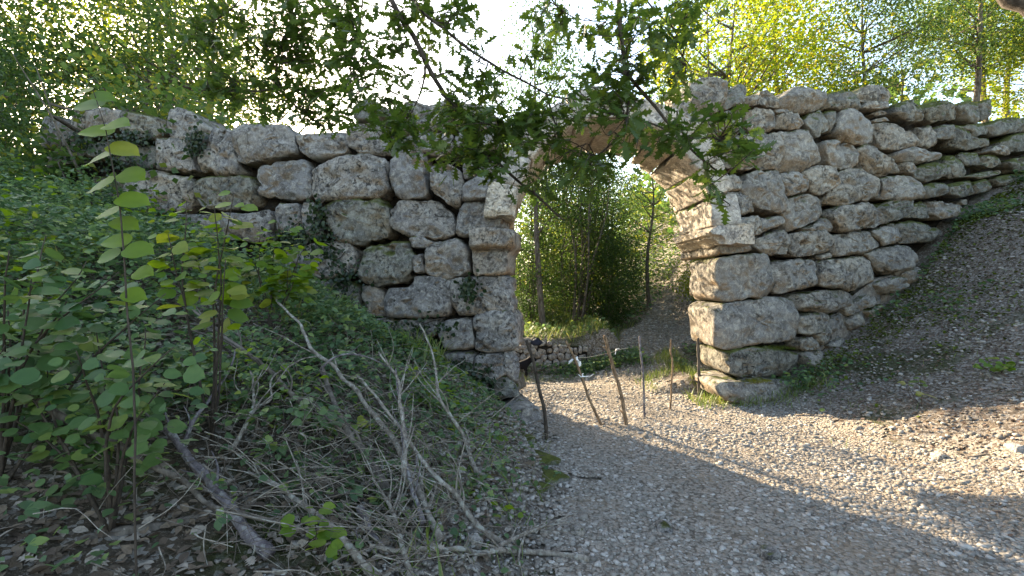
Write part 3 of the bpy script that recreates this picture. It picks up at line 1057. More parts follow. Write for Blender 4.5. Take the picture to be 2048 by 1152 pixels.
# ------------------------------------------------------------------ trees of the wood
def tree_meshes(seed, height, z0, rx, ncl, nleaf, leaf, stems=1, lean=.0, clr=(.42, .26), tr=.11):
    """trunk with limbs, and a crown of leaf clumps; nominal height, crown from z0 to height"""
    rg = np.random.default_rng(seed)
    rr = random.Random(seed)
    mb = MB()
    tops = []
    for s_ in range(stems):
        a = rr.uniform(0, 6.28)
        sp = 0 if stems == 1 else rr.uniform(.1, .35)
        b = Vector((math.cos(a) * sp, math.sin(a) * sp, -.3))
        hh = height * rr.uniform(.72, .9)
        tip = Vector((math.cos(a) * (sp * 3 + lean) + rr.uniform(-.3, .3), math.sin(a) * sp * 3 + rr.uniform(-.3, .3), hh))
        pts = curve_pts([b, b.lerp(tip, .35) + Vector((rr.uniform(-.15, .15), rr.uniform(-.15, .15), 0)), b.lerp(tip, .7) + Vector((rr.uniform(-.2, .2), rr.uniform(-.2, .2), 0)), tip], 4)
        r0 = tr * (1 if stems == 1 else rr.uniform(.25, .5))
        mb.tube(pts, [r0 * (1 - .85 * i / (len(pts) - 1)) for i in range(len(pts))], 7 if stems == 1 else 5)
        tops.append(pts)
    cz, rz = (z0 + height) / 2, (height - z0) / 2
    C = []
    while len(C) < ncl:
        u = rg.normal(size=3); u /= np.linalg.norm(u)
        r = rg.uniform(.25, 1) ** .45
        p = np.array([u[0] * rx * r, u[1] * rx * r, cz + u[2] * rz * r])
        w = 1 - .35 * max(0, (p[2] - cz) / rz)
        p[:2] *= w
        C.append(p)
    C = np.array(C)
    for p in C[:: 2 if ncl > 40 else 1]:
        st = rr.choice(tops)
        k = min(range(len(st)), key=lambda i: abs(st[i].z - (p[2] - .35 * math.hypot(p[0], p[1]) - .2)))
        q = st[k]
        P = Vector(p)
        m = q.lerp(P, .5) + Vector((0, 0, -.1 * (P - q).length + rr.uniform(-.1, .2)))
        c = curve_pts([q, m, P], 3)
        mb.tube(c, [.028 * tr / .11 * (1 - .8 * i / (len(c) - 1)) + .003 for i in range(len(c))], 4, False)
    wts = rg.uniform(.4, 1.6, ncl); wts /= wts.sum()
    ci = rg.choice(ncl, nleaf, p=wts)
    sg = rg.uniform(.7, 1.3, ncl)
    off = rg.normal(size=(nleaf, 3)) * np.array([clr[0], clr[0], clr[1]]) * sg[ci][:, None]
    pos = C[ci] + off
    R = rots(nleaf, .75, .35, rng=rg)
    cm = scatter("crown", shape_far(), pos, R, leaf * rg.uniform(.6, 1.25, nleaf))
    return mb.mesh("trunk"), cm

VAR = {
 'tall':   tree_meshes(1, 8.5, 3.0, 2.0, 64, 12000, .085, 1, .3),
 'tall2':  tree_meshes(2, 8.5, 2.4, 1.7, 56, 11000, .085, 1, .8),
 'airy':   tree_meshes(3, 8.0, 2.0, 1.9, 46, 7000, .08, 1, .4, (.36, .2)),
 'bushy':  tree_meshes(4, 5.0, .1, 1.6, 56, 13000, .08, 4, .2, (.34, .28), .09),
 'coppice': tree_meshes(5, 7.0, 2.3, 1.5, 50, 11000, .07, 11, .2, (.36, .24), .10),
 'coppice2': tree_meshes(6, 6.5, 1.2, 1.4, 50, 11000, .07, 9, .2, (.34, .24), .09),
 'low':    tree_meshes(8, 2.2, -.1, 1.3, 36, 8000, .075, 5, .1, (.26, .2), .05),
}
def tree(var, x, y, top, rot, mat, label, wide=1.0, group="trees of the wood behind the wall", name=None):
    tm, cm = VAR[var]
    nominal = {'tall': 8.5, 'tall2': 8.5, 'airy': 8.0, 'bushy': 5.0, 'coppice': 7.0, 'coppice2': 6.5, 'low': 2.2}[var]
    z = h1(x, y)
    s_ = (top - z) / nominal
    nm = name or ('bush' if var in ('bushy', 'low') else 'coppice_tree' if var.startswith('cop') else 'tree')
    t = thing(nm, label, 'bush' if nm == 'bush' else 'tree', (x, y, z - .05), group)
    t.rotation_euler = (0, 0, rot)
    t.scale = (s_ * wide, s_ * wide, s_)
    for nm2, me, m in (('trunk', tm, M['bark']), ('crown', cm, M[mat])):
        o = bpy.data.objects.new(nm2, me)
        if not me.materials:
            me.materials.append(m)
        o.parent = t
        COL.objects.link(o)
        o.material_slots[0].link = 'OBJECT'
        o.material_slots[0].material = m
        if nm2 == 'crown':
            o["kind"] = "stuff"
    return t

W = "above the left end of the wall"
tree('tall', -8.2, 12.2, 10.5, .4, 'tree_mid', "tall mid-green tree above the wall, nearest to the white sky gap")
tree('tall2', -10.2, 12.4, 11, 1.9, 'tree_dark', "dark-trunked tree rising behind the big boulder on the left wall top")
tree('tall', -12.2, 12.0, 11, 3.1, 'tree_mid', "tall green tree behind the left end of the wall")
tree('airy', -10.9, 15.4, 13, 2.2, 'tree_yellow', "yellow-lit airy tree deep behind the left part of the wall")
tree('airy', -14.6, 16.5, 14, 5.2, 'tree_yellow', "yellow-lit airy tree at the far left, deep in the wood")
tree('tall2', -12.6, 18.2, 15, 4.0, 'tree_mid', "tall tree furthest back behind the left wall")
tree('tall', -13.2, 10.4, 9.5, 5.5, 'tree_dark', "dark green tree at the left picture edge behind the bank")
tree('bushy', -9.6, 8.6, 6.6, .3, 'tree_dark', "dark bush beside the left end of the wall")
tree('bushy', -11.4, 9.6, 7.4, 2.3, 'tree_mid', "green bush behind the dark bush at the wall's left end")
tree('low', -8.0, 6.6, 4.6, 1.3, 'tree_dark', "low dark bush covering the lower left end of the wall")
tree('low', -6.2, 8.0, 5.3, .7, 'tree_mid', "small yellow-green bush peeping over the wall beside the boulder")
tree('airy', -7.3, 16.5, 9.6, 3.7, 'tree_mid', "thin tree half lost in the white glare over the wall", .7)

A = "trees seen through the gate"
tree('tall2', .75, 11.0, 8.5, 2.6, 'tree_dark', "leaning dark-trunked tree just right of the left pier, seen through the gate", .8, A)
tree('coppice', 1.6, 12.4, 6.6, .5, 'tree_dark', "many-stemmed coppice right of the leaning dark trunk", .95, A)
tree('coppice2', .3, 12.8, 6.4, 1.4, 'tree_mid', "many-stemmed coppice behind the leaning trunk at the gate's left side", 1, A)
tree('coppice2', 2.2, 13.6, 5.6, 3.4, 'tree_dark', "dark coppice in the middle of the gate opening", 1, A)
tree('coppice', 2.0, 14.8, 7.0, 5.1, 'tree_dark', "deeper coppice behind the middle of the gate opening", 1.1, A)
tree('airy', 4.1, 14.0, 6.6, 4.4, 'tree_mid', "airy tree against the pale sky under the right half of the arch", .9, A)
tree('airy', 3.3, 15.8, 6.4, 1.4, 'tree_dark', "thin tree behind the airy one under the arch", .9, A)
tree('bushy', 6.1, 14.6, 4.8, .9, 'tree_mid', "bright bush beside the right pier where the far path climbs", .8, A)
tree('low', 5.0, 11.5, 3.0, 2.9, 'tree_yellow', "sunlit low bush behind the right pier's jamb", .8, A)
tree('bushy', 2.5, 12.7, 3.0, 4.9, 'tree_dark', "dark bush above the rubble wall's right end", 1.1, A)
tree('low', 1.0, 11.5, 1.5, .2, 'tree_mid', "low leafy growth on the rubble wall's bank", .8, A)
tree('bushy', 1.2, 17.5, 5.5, 3.0, 'tree_mid', "lit green bush far behind the coppice stems", 1.6, A)
tree('bushy', 4.2, 19.0, 6.0, 1.0, 'tree_mid', "far bush behind the gate's right half", 1.6, A)
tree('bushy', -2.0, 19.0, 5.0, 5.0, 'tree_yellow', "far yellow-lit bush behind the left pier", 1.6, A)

B = "trees behind the right wall"
tree('bushy', .6, 12.0, 3.4, 1.2, 'tree_dark', "dark bush at the gate opening's left edge over the rubble wall", 1.1, A)
tree('bushy', 1.7, 13.1, 4.0, 2.2, 'tree_mid', "mid-green bush between the leaning trunk and the coppice", 1.1, A)
tree('bushy', 2.7, 14.6, 4.1, 3.2, 'tree_dark', "dark bush in the middle of the opening, over the start of the far path", 1.1, A)
tree('tall', 8.4, 10.9, 9.8, 2.2, 'tree_mid', "leafy green tree over the middle of the right wall, right of the yellow one", .9, B)
tree('tall2', 11.2, 11.6, 11.0, 5.2, 'tree_mid', "full green tree right of the blue sky gap, nearest the wall", 1.1, B)
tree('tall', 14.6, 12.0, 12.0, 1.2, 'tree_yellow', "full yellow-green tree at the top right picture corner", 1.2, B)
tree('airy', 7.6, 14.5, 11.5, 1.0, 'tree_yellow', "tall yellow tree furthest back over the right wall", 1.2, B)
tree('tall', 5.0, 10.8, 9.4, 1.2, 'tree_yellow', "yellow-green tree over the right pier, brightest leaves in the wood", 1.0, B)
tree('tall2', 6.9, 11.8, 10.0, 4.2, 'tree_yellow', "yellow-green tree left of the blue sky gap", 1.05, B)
tree('airy', 6.2, 14.5, 9.4, .2, 'tree_mid', "airy green tree behind the yellow-green one", 1.1, B)
tree('tall', 12.6, 12.4, 11.5, 3.3, 'tree_mid', "pale green tree right of the blue sky gap", 1.1, B)
tree('airy', 10.6, 12.9, 9.2, 2.5, 'tree_mid', "thin-leaved tree just right of the blue sky gap", .8, B)
tree('bushy', 13.2, 11.4, 8.4, 2.5, 'tree_yellow', "bright bush over the low right end of the wall", 1.2, B)
tree('tall2', 15.2, 14.4, 12.5, .9, 'tree_yellow', "yellow-green tree at the right picture edge", 1.2, B)
tree('airy', 4.75, 11.4, 10.0, 2.0, 'tree_mid', "airy tree whose leaves show above the arch crown's right side", .65, B)

# far wood closing the view
tp = []
rg = np.random.default_rng(77)
n = 46000
x = rg.uniform(-70, 75, n); y = rg.uniform(24, 62, n)
keep = ~((np.abs((x - 1.5) * .8 + (y - 5) * .6) < 5)) & (noise2(x, y, .14, 2, 8) > -.35)
x, y = x[keep], y[keep]
hh = (4.5 + 2.5 * noise2(x, y, .2, 2, 4))
z = H(x, y) + np.abs(hh) * rg.uniform(0, 1, len(x)) ** .7
me = scatter("far_wood", shape_far(), np.stack([x, y, z], -1), rots(len(x), .8, .3, rng=rg), rg.uniform(.35, .75, len(x)))
tag(obj("far_wood", me, M['tree_mid']), kind="stuff")

# ------------------------------------------------------------------ the oak that hangs over the view
OAK_BASE = Vector((5.3, 1.1, h1(5.3, 1.1) - .1))
OAK = thing("oak_tree", "oak overhanging the view, its dark lobed leaves hanging in front of the gate arch", "tree", OAK_BASE)
def oak_part(name, mb_or_me, mat):
    me = mb_or_me.mesh(name) if isinstance(mb_or_me, MB) else mb_or_me
    me.transform(Matrix.Translation(-OAK_BASE))
    return obj(name, me, mat, OAK, (0, 0, 0))
mb = MB()
limb = curve_pts([OAK_BASE, (5.25, 1.3, 2.0), (4.95, 2.3, 2.9), (4.3, 3.5, 3.62), (3.75, 3.7, 4.06), (2.7, 3.3, 4.6), (1.3, 3.0, 4.6), (0, 3.0, 4.45), (-1.4, 3.6, 4.5), (-2.2, 4.0, 4.4)], 6, .05, 3)
mb.tube(limb, [.135 * (1 - .86 * i / (len(limb) - 1)) for i in range(len(limb))], 12)
oak_part("trunk", mb, M['bark'])

BR = []   # (px polyline, depth, radius)
BR.append(([(745, -160), (765, -60), (785, 0), (850, 120), (885, 185), (920, 225), (960, 285), (1000, 330), (1080, 400), (1130, 440)], 3.0, .022))
BR.append(([(770, -140), (800, -40), (835, 15), (930, 90), (1010, 140), (1095, 188), (1180, 200)], 2.95, .015))
BR.append(([(1200, -150), (1232, -20), (1245, 70), (1253, 150), (1252, 235), (1238, 268), (1190, 312)], 2.7, .018))
BR.append(([(1254, 150), (1300, 205), (1350, 262), (1400, 310), (1440, 345), (1458, 352)], 2.68, .011))
BR.append(([(545, -150), (575, -20), (584, 50), (560, 100), (560, 175), (610, 225), (655, 262)], 3.9, .022))
BR.append(([(1095, 188), (1112, 245), (1130, 282), (1165, 310)], 2.93, .008))
BR.append(([(885, 185), (940, 232), (1000, 255), (1075, 262), (1140, 300)], 2.95, .009))
BR.append(([(722, -120), (728, 0), (722, 60), (742, 120), (800, 180)], 3.2, .008))
BR.append(([(1252, 236), (1310, 250), (1370, 275), (1440, 278), (1500, 292)], 2.62, .007))
BR.append(([(1410, 318), (1418, 350), (1421, 385), (1412, 412)], 2.62, .005))
BR.append(([(520, -60), (470, 10), (430, 40), (400, 80)], 4.0, .010))
BR.append(([(560, 175), (510, 180), (455, 185), (410, 178)], 3.9, .009))
BR.append(([(1270, -60), (1300, 10), (1345, 60), (1370, 130)], 2.75, .008))
BR.append(([(850, 120), (842, 180), (820, 225), (780, 285)], 2.98, .008))
BR.append(([(1090, -60), (1105, 0), (1150, 35), (1210, 45)], 2.8, .007))
brpts, brdep = [], []
for i, (pl, dep, r) in enumerate(BR):
    rr = random.Random(i)
    P = [at(x, y, dep + rr.uniform(-.06, .06) + .0) for x, y in pl]
    if i in (0, 1, 2, 4, 7, 10, 12, 14):
        q = min(limb, key=lambda v: abs(v.x - P[0].x))
        P = [q] + P
    c = curve_pts(P, 5, .012, i)
    mb = MB()
    mb.tube(c, [r * (1 - .72 * k / (len(c) - 1)) for k in range(len(c))], 7)
    oak_part("branch", mb, M['twig'])
    brpts += [(p.x, p.y, p.z) for p in c]
brpts = np.array(brpts)
CL = [(520, 55, 150, 70, 3.9, 34), (540, 165, 130, 75, 3.9, 32), (640, 215, 55, 40, 3.85, 8), (440, 30, 70, 40, 4.0, 9), (590, 110, 60, 90, 3.8, 16), (655, 60, 60, 70, 3.5, 10), (400, 110, 50, 60, 4.0, 8), (690, 170, 40, 60, 3.3, 6), (620, 20, 80, 30, 3.7, 8), (640, 150, 65, 75, 3.8, 12), (600, 232, 85, 26, 3.8, 9), (690, 240, 40, 30, 3.3, 5), (950, 200, 90, 40, 2.9, 9), (1040, 250, 80, 45, 2.85, 10),
      (760, 55, 105, 60, 3.05, 15), (750, 165, 65, 45, 3.05, 8), (880, 50, 90, 50, 3.0, 14), (900, 150, 70, 50, 2.95, 9), (680, 90, 40, 60, 3.2, 5),
      (840, 265, 115, 50, 2.9, 20), (980, 255, 105, 55, 2.85, 19), (1060, 330, 110, 48, 2.8, 18), (930, 320, 80, 28, 2.85, 8), (760, 235, 60, 40, 2.95, 7),
      (1080, 110, 60, 22, 2.9, 4), (1150, 35, 105, 35, 2.8, 13), (1195, 150, 70, 55, 2.7, 13), (1130, 220, 85, 45, 2.8, 13), (1235, 225, 80, 45, 2.6, 11),
      (1310, 55, 80, 55, 2.7, 16), (1325, 150, 60, 55, 2.7, 12), (1400, 15, 70, 25, 2.8, 6), (1400, 255, 75, 50, 2.6, 14), (1475, 295, 52, 35, 2.5, 8),
      (1412, 375, 28, 36, 2.6, 5), (1310, 285, 70, 42, 2.6, 10), (1210, 315, 60, 32, 2.6, 7), (1110, 380, 70, 26, 2.8, 6)]
rg = np.random.default_rng(5)
mb = MB()
LP, LD, LS = [], [], []
for (cx, cy, rx, ry, dep, n) in CL:
    for k in range(int(n * (2.3 if dep > 3.5 else 2.1 if cx < 1050 else 1.5))):
        a, r = rg.uniform(0, 6.283), math.sqrt(rg.uniform(0, 1))
        p = np.array(at(cx + rx * r * math.cos(a), cy + ry * r * math.sin(a), dep + rg.normal() * .22))
        d2 = np.linalg.norm(brpts - p, axis=1) + .25 * np.maximum(0, p[2] - brpts[:, 2])
        q = brpts[np.argmin(d2)]
        if np.linalg.norm(q - p) > .75:
            q = p + (q - p) * .5 / np.linalg.norm(q - p)
        m = (q + p) / 2 + rg.normal(size=3) * .04 + np.array([0, 0, .03])
        c = curve_pts([q, m, p], 4)
        mb.tube(c, [.0036 - .0022 * i / (len(c) - 1) for i in range(len(c))], 4, False)
        dirn = np.array((c[-1] - c[-3]).normalized())
        nl = rg.integers(5, 9)
        for j in range(nl):
            f = 1 - .5 * (j / nl) ** 1.3
            ii = int(f * (len(c) - 1))
            d = dirn * rg.uniform(.2, .9) + rg.normal(size=3) * np.array([.8, .8, .45]) + np.array([0, 0, -.22])
            d /= np.linalg.norm(d)
            LP.append(np.array(c[ii]) + d * .012); LD.append(d); LS.append(rg.uniform(.058, .110))
oak_tw = oak_part("twigs", mb, M['twig'])
oak_tw["kind"] = "stuff"
LP, LD, LS = np.array(LP), np.array(LD), np.array(LS)
side = np.cross(LD, np.array([0, 0, 1.0]) + rg.normal(size=LD.shape) * .45)
side /= np.linalg.norm(side, axis=1, keepdims=True)
LR = np.stack([side, LD, np.cross(side, LD)], -1)
pxs = LS / LP[:, 1]
inview = (np.abs(LP[:, 0] / LP[:, 1]) < 1.05) & ((LP[:, 2] - CAM_Z) / LP[:, 1] < .62)
order = np.argsort(-pxs * inview)
OAKSH = [mesh_np("oak_leaf", *shape_oak(k)) for k in range(3)]
for me in OAKSH:
    me.materials.append(M['oakleaf'])
def leaf_obj(me, p, R, s_, parent, name="leaf"):
    o = bpy.data.objects.new(name, me)
    m = Matrix(np.c_[R * s_, np.zeros(3)].tolist() + [[0, 0, 0, 1]])
    m.translation = Vector(p) - parent.location
    o.matrix_local = m
    o.parent = parent
    COL.objects.link(o)
    return o
for i in order[:290]:
    leaf_obj(OAKSH[i % 3], LP[i], LR[i], LS[i], OAK)
rest = order[290:]
me = join_np("foliage", [scatter("x", shape_oak(k), LP[rest[k::3]], LR[rest[k::3]], LS[rest[k::3]]) for k in range(3)])
o = oak_part("foliage", me, M['oakleaf']); o["kind"] = "stuff"

# ------------------------------------------------------------------ saplings and shrubs with leaves one can pick apart
HZ = [mesh_np("broad_leaf", *shape_round(k)) for k in range(4)]
def shrub(name, label, cat, base, tips, mat, leaf, nleaf, seed, spread=.25, group=None, barkm='twig', start=.3, r0=.008, leafmesh=None):
    rr = random.Random(seed)
    rg = np.random.default_rng(seed)
    t = thing(name, label, cat, base, group)
    ms = []
    for k in range(4):
        me = (leafmesh or HZ)[k % len(leafmesh or HZ)].copy(); me.materials.clear(); me.materials.append(M[mat]); ms.append(me)
    cnt = 0
    tot = 0
    for j, tip in enumerate(tips):
        b = Vector(base); e = Vector(tip)
        m = b.lerp(e, .5) + Vector((rr.uniform(-.1, .1), rr.uniform(-.1, .1), .12 * (e - b).length))
        c = curve_pts([b, m, e], 8, .01, seed + j)
        mb = MB(); mb.tube([p - b for p in c], [r0 * (1 - .75 * i / (len(c) - 1)) for i in range(len(c))], 6)
        obj("stem", mb.mesh("stem"), M[barkm], t)
        n = nleaf // len(tips)
        for i in range(n):
            f = start + (1 - start) * (i + .5) / n
            q = c[min(len(c) - 1, int(f * (len(c) - 1) + .5))]
            ang = (i % 2) * math.pi + rr.gauss(0, .6)
            d = np.array([math.cos(ang), math.sin(ang) * .8, rr.uniform(-.25, .12)])
            d /= np.linalg.norm(d)
            p = np.array(q) + d * rr.uniform(.01, spread)
            up = np.array([rr.gauss(0, .6), rr.gauss(-.45, .6), 1.0])
            s_ = np.cross(d, up); s_ /= np.linalg.norm(s_)
            leaf_obj(ms[rr.randrange(4)], p, np.stack([s_, d, np.cross(s_, d)], -1), leaf * rr.uniform(.45, 1.2) * (1 - .3 * max(0, f - .85) / .15), t)
    return t

def base_at(x, y): return Vector((x, y, h1(x, y) - .02))
# tall hazel shoot in the near left: leaf by leaf from the photograph's own leaves
SD = 1.72
st = [(268, 800), (262, 700), (253, 600), (247, 500), (240, 430), (232, 370), (222, 310), (213, 265), (200, 222), (186, 178)]
b0 = at(272, 900, SD); b0.z = h1(b0.x, b0.y) - .02
HS = thing("hazel_shoot", "tall thin hazel shoot with big round bright leaves in front of the left wall", "sapling", b0)
c = curve_pts([b0] + [at(x, y, SD) for x, y in st], 5, .004, 8)
mb = MB(); mb.tube([p - b0 for p in c], [.0042 * (1 - .75 * i / (len(c) - 1)) for i in range(len(c))], 6)
obj("stem", mb.mesh("stem"), M['twig'], HS)
hzm = []
for k in range(4):
    me = HZ[k].copy(); me.materials.clear(); me.materials.append(M['hazel']); hzm.append(me)
rr = random.Random(3)
for (x, y, w) in [(166, 183, 34), (206, 193, 40), (176, 210, 56), (232, 248, 52), (192, 262, 58), (246, 298, 52), (194, 317, 62), (262, 350, 56), (198, 371, 58), (265, 400, 54), (213, 426, 46), (250, 447, 48), (232, 482, 50), (276, 500, 52), (216, 512, 44), (286, 545, 42), (268, 590, 40)]:
    p = at(x, y, SD + rr.uniform(-.03, .05))
    sx = x - np.interp(y, [q[1] for q in st[::-1]], [q[0] for q in st[::-1]])
    sgn = 1 if sx > 0 else -1
    L = w / FPX * SD * 1.08
    d = np.array([sgn, rr.uniform(-.35, .2), rr.uniform(-.34, .05)]); d /= np.linalg.norm(d)
    up = np.array([sgn * .15, -1.05 + rr.uniform(-.25, .25), 1.0])
    s_ = np.cross(d, up); s_ /= np.linalg.norm(s_)
    leaf_obj(hzm[rr.randrange(4)], np.array(p) - d * L * .5, np.stack([s_, d, np.cross(s_, d)], -1), L, HS)

def tipz(L, dep, jit=.2, seed=0):
    rr = random.Random(seed)
    return [at(x, y, dep + rr.uniform(-jit, jit)) for x, y in L]
shrub("shrub", "leafy green shrub at the left picture edge, its leaves lit on top", "shrub", base_at(-2.35, 2.15), tipz([(15, 500), (95, 470), (170, 525), (60, 560), (240, 545), (130, 600), (20, 620), (330, 590), (10, 690)], 2.1, .3, 1), 'shrub', .085, 290, 11, .16)
shrub("shrub", "dark low shrub with broad leaves below the hazel shoot", "shrub", base_at(-1.75, 2.05), tipz([(190, 660), (290, 655), (350, 690), (150, 700), (90, 735), (230, 750), (40, 770), (330, 760), (20, 840)], 1.95, .25, 2), 'shrub', .07, 280, 12, .14)
shrub("hazel_sapling", "bushy hazel sapling with round leaves before the wall's lower left blocks", "sapling", base_at(-1.75, 2.75), tipz([(335, 470), (372, 400), (430, 410), (470, 385), (395, 520), (450, 520)], 2.6, .15, 3), 'hazel', .095, 110, 13, .08, None, 'twig', .55)
shrub("maple_sapling", "small-leaved sapling at the foot of the left wall", "sapling", base_at(-2.2, 4.3), tipz([(520, 470), (560, 440), (600, 500), (505, 520), (575, 540), (620, 470)], 4.3, .25, 4), 'hazel', .11, 170, 14, .14, None, 'twig', .35)
shrub("bramble", "bramble spray with broad blue-green leaves in the middle of the brushwood", "bramble", ground_hit(640, 850), tipz([(590, 820), (640, 805), (690, 825), (655, 845), (610, 840)], 2.75, .12, 5), 'under', .085, 44, 15, .06, None, 'twig', .2, .004)
shrub("dogwood_seedling", "light green dogwood seedling at the bottom edge among cut branches", "seedling", ground_hit(640, 1110), tipz([(600, 1035), (625, 1065), (680, 1060), (640, 1010), (655, 1090)], 2.0, .05, 6), 'hazel', .062, 26, 16, .03, None, 'twig', .35, .004)
shrub("maple_seedling", "little pale seedling with few leaves on the right bank at the shade edge", "seedling", base_at(4.35, 5.0), [base_at(4.35, 5.0) + Vector((dx, dy, dz)) for dx, dy, dz in ((-.13, 0, .30), (.02, 0, .34), (.13, .05, .28), (-.02, -.05, .20))], 'grass', .09, 16, 17, .03, None, 'twig', .55, .004)
shrub("ash_seedling", "bright green seedling tuft on the right bank at the picture edge", "seedling", base_at(5.15, 4.95), [base_at(5.15, 4.95) + Vector((dx, dy, dz)) for dx, dy, dz in ((-.2, 0, .12), (.05, 0, .2), (.22, .05, .14), (0, -.1, .12), (-.1, .1, .16))], 'hazel', .075, 45, 18, .05, None, 'twig', .3, .004)
# bare tall weed stems in the left foreground
for (b, mid, tip, lab) in (((207, 950), (200, 800), (186, 672), "tall straw-coloured weed stem left of the dark shrub"), ((222, 920), (240, 800), (268, 702), "second straw-coloured weed stem bending to the right")):
    p0 = ground_hit(*b); pp = [p0, at(*mid, p0.y), at(*tip, p0.y)]
    t = thing("weed_stem", lab, "weed", p0)
    c = curve_pts(pp, 8, .004, b[0])
    mb = MB(); mb.tube([p - p0 for p in c], [.0045 * (1 - .6 * i / (len(c) - 1)) for i in range(len(c))], 5)
    obj("stem", mb.mesh("stem"), M['grass'], t)
    for k in range(5):
        q = c[3 + 2 * k]
        d = np.array([(-1) ** k, .2, -.2]); d /= np.linalg.norm(d)
        s_ = np.cross(d, [0, -.5, 1]); s_ /= np.linalg.norm(s_)
        leaf_obj(hzm[k % 4], np.array(q), np.stack([s_, d, np.cross(s_, d)], -1), .05, t)
# ------------------------------------------------------------------ sticks planted in a row across the path
def stick(name, label, cat, pl, r0, mat, dep=None, group="sticks planted across the gateway", bow=.01, knots=3, seed=0):
    b = ground_hit(*pl[0]) if dep is None else at(*pl[0], dep)
    t = thing(name, label, cat, b, group)
    P = [b + Vector((0, 0, -.12))] + [b] + [at(x, y, b.y - .02 * i) for i, (x, y) in enumerate(pl[1:], 1)]
    c = curve_pts(P, 6, bow, seed)
    rad = [r0 * (1 - .25 * i / (len(c) - 1)) * (1 + .10 * math.sin(i * 2.1 + seed)) for i in range(len(c))]
    mb = MB(); mb.tube([p - b for p in c], rad, 8)
    obj("shaft", mb.mesh("shaft"), mat, t)
    rr = random.Random(seed)
    for k in range(knots):
        q = c[rr.randrange(5, len(c) - 2)] - b
        a = rr.uniform(0, 6.28)
        d = Vector((math.cos(a), math.sin(a), .7))
        mb = MB(); mb.tube([q, q + d * r0 * 1.6, q + d * r0 * 2.6], [r0 * .6, r0 * .42, r0 * .3], 6)
        obj("knot", mb.mesh("knot"), mat, t)
    return t
stick("stick", "dark bent stick nearest to the left pier", "stick", [(1093, 880), (1088, 820), (1076, 765), (1064, 715), (1054, 680)], .021, M['twig'], seed=1)
S2 = stick("stick", "pale leaning stick with white tape scraps", "stick", [(1203, 852), (1186, 815), (1166, 765), (1148, 715), (1133, 683)], .018, M['stick'], seed=2)
S3 = stick("stick", "thick brown leaning stick in the middle of the path", "stick", [(1254, 852), (1244, 800), (1228, 735), (1217, 700), (1208, 670)], .023, M['stick'], seed=3)
stick("stick", "straight dark upright stick right of the thick brown one", "stick", [(1290, 836), (1288, 790), (1284, 730), (1279, 672)], .016, M['barkpurple'], seed=4)
stick("stick", "thin crooked stick nearest to the right pier", "stick", [(1341, 822), (1343, 770), (1345, 722), (1341, 705), (1342, 678)], .014, M['stick'], seed=5)
pp = stick("post", "grey post wired upright against the right pier's foot", "post", [(1398, 772), (1397, 730), (1396, 700), (1395, 676)], .026, M['bark'], dep=6.95, group=None, knots=1, seed=6)
for z in (.12, .30):
    bpy.data.objects  # two turns of wire round the post
    mb = MB(); pts = [Vector((.034 * math.cos(a), .034 * math.sin(a), z + .012 * math.sin(a * 2))) for a in np.linspace(0, 2 * math.pi, 15)]
    mb.tube(pts, [.004] * 15, 5); obj("wire_tie", mb.mesh("wire_tie"), M['barkpale'], pp)

M['tape'] = mat_plain("white_tape", (.78, .77, .74), .5, .4, .12, 40)
M['cord'] = mat_plain("hemp_cord", (.42, .34, .24), .9, .1, .3, 90)
def ribbon(name, label, pts, w, group=None, seed=0):
    rr = random.Random(seed)
    pts = curve_pts(pts, 6, .012, seed)
    o0 = pts[0]
    V, F = [], []
    for i, p in enumerate(pts):
        a = rr.uniform(-.5, .5) + i * .35
        d = Vector((math.cos(a) * .75, .5 * math.sin(a), .45 * math.sin(a * 1.3) + .2)) * w * rr.uniform(.7, 1.1)
        V += [p - o0 - d / 2, p - o0, p - o0 + d / 2]
    for i in range(len(pts) - 1):
        for k in (0, 1):
            F.append((3 * i + k, 3 * i + k + 1, 3 * i + 4 + k, 3 * i + 3 + k))
    me = bpy.data.meshes.new(name); me.from_pydata([tuple(v) for v in V], [], F); me.update()
    o = obj(name, me, M['tape'], None, o0)
    md = o.modifiers.new("thick", 'SOLIDIFY'); md.thickness = .002
    return tag(o, label, "tape", group)
y2 = S2.location.y
g = "torn tape scraps on the stick row"
ribbon("torn_tape", "white torn tape scrap tied left side of the pale leaning stick", [at(1150, 718, y2 - .04), at(1142, 722, y2 - .03), at(1138, 728, y2 - .02)], .055, g, 1)
ribbon("torn_tape", "white torn tape scrap fluttering right of the pale stick", [at(1152, 716, y2 - .05), at(1158, 722, y2 - .04), at(1160, 734, y2 - .04)], .06, g, 2)
ribbon("torn_tape", "crumpled white tape heap caught low on the pale stick", [at(1160, 748, y2 - .05), at(1166, 752, y2 - .05), at(1176, 754, y2 - .03), at(1183, 753, y2)], .075, g, 3)
ribbon("torn_tape", "little white tape hook dangling from the cord right of the thick stick", [at(1229, 710, 5.45), at(1231, 700, 5.45), at(1238, 698, 5.46)], .022, g, 4)
cpts = curve_pts([at(1152, 716, y2 - .03), at(1180, 714, 5.44), at(1218, 706, 5.42), at(1240, 699, 5.44), at(1256, 696, 5.5)], 8, .004, 4)
mb = MB(); mb.tube([p - cpts[0] for p in cpts], [.0035] * len(cpts), 5)
tag(obj("cord", mb.mesh("cord"), M['cord'], None, cpts[0]), "thin loose cord strung from the pale stick past the thick brown stick", "cord")

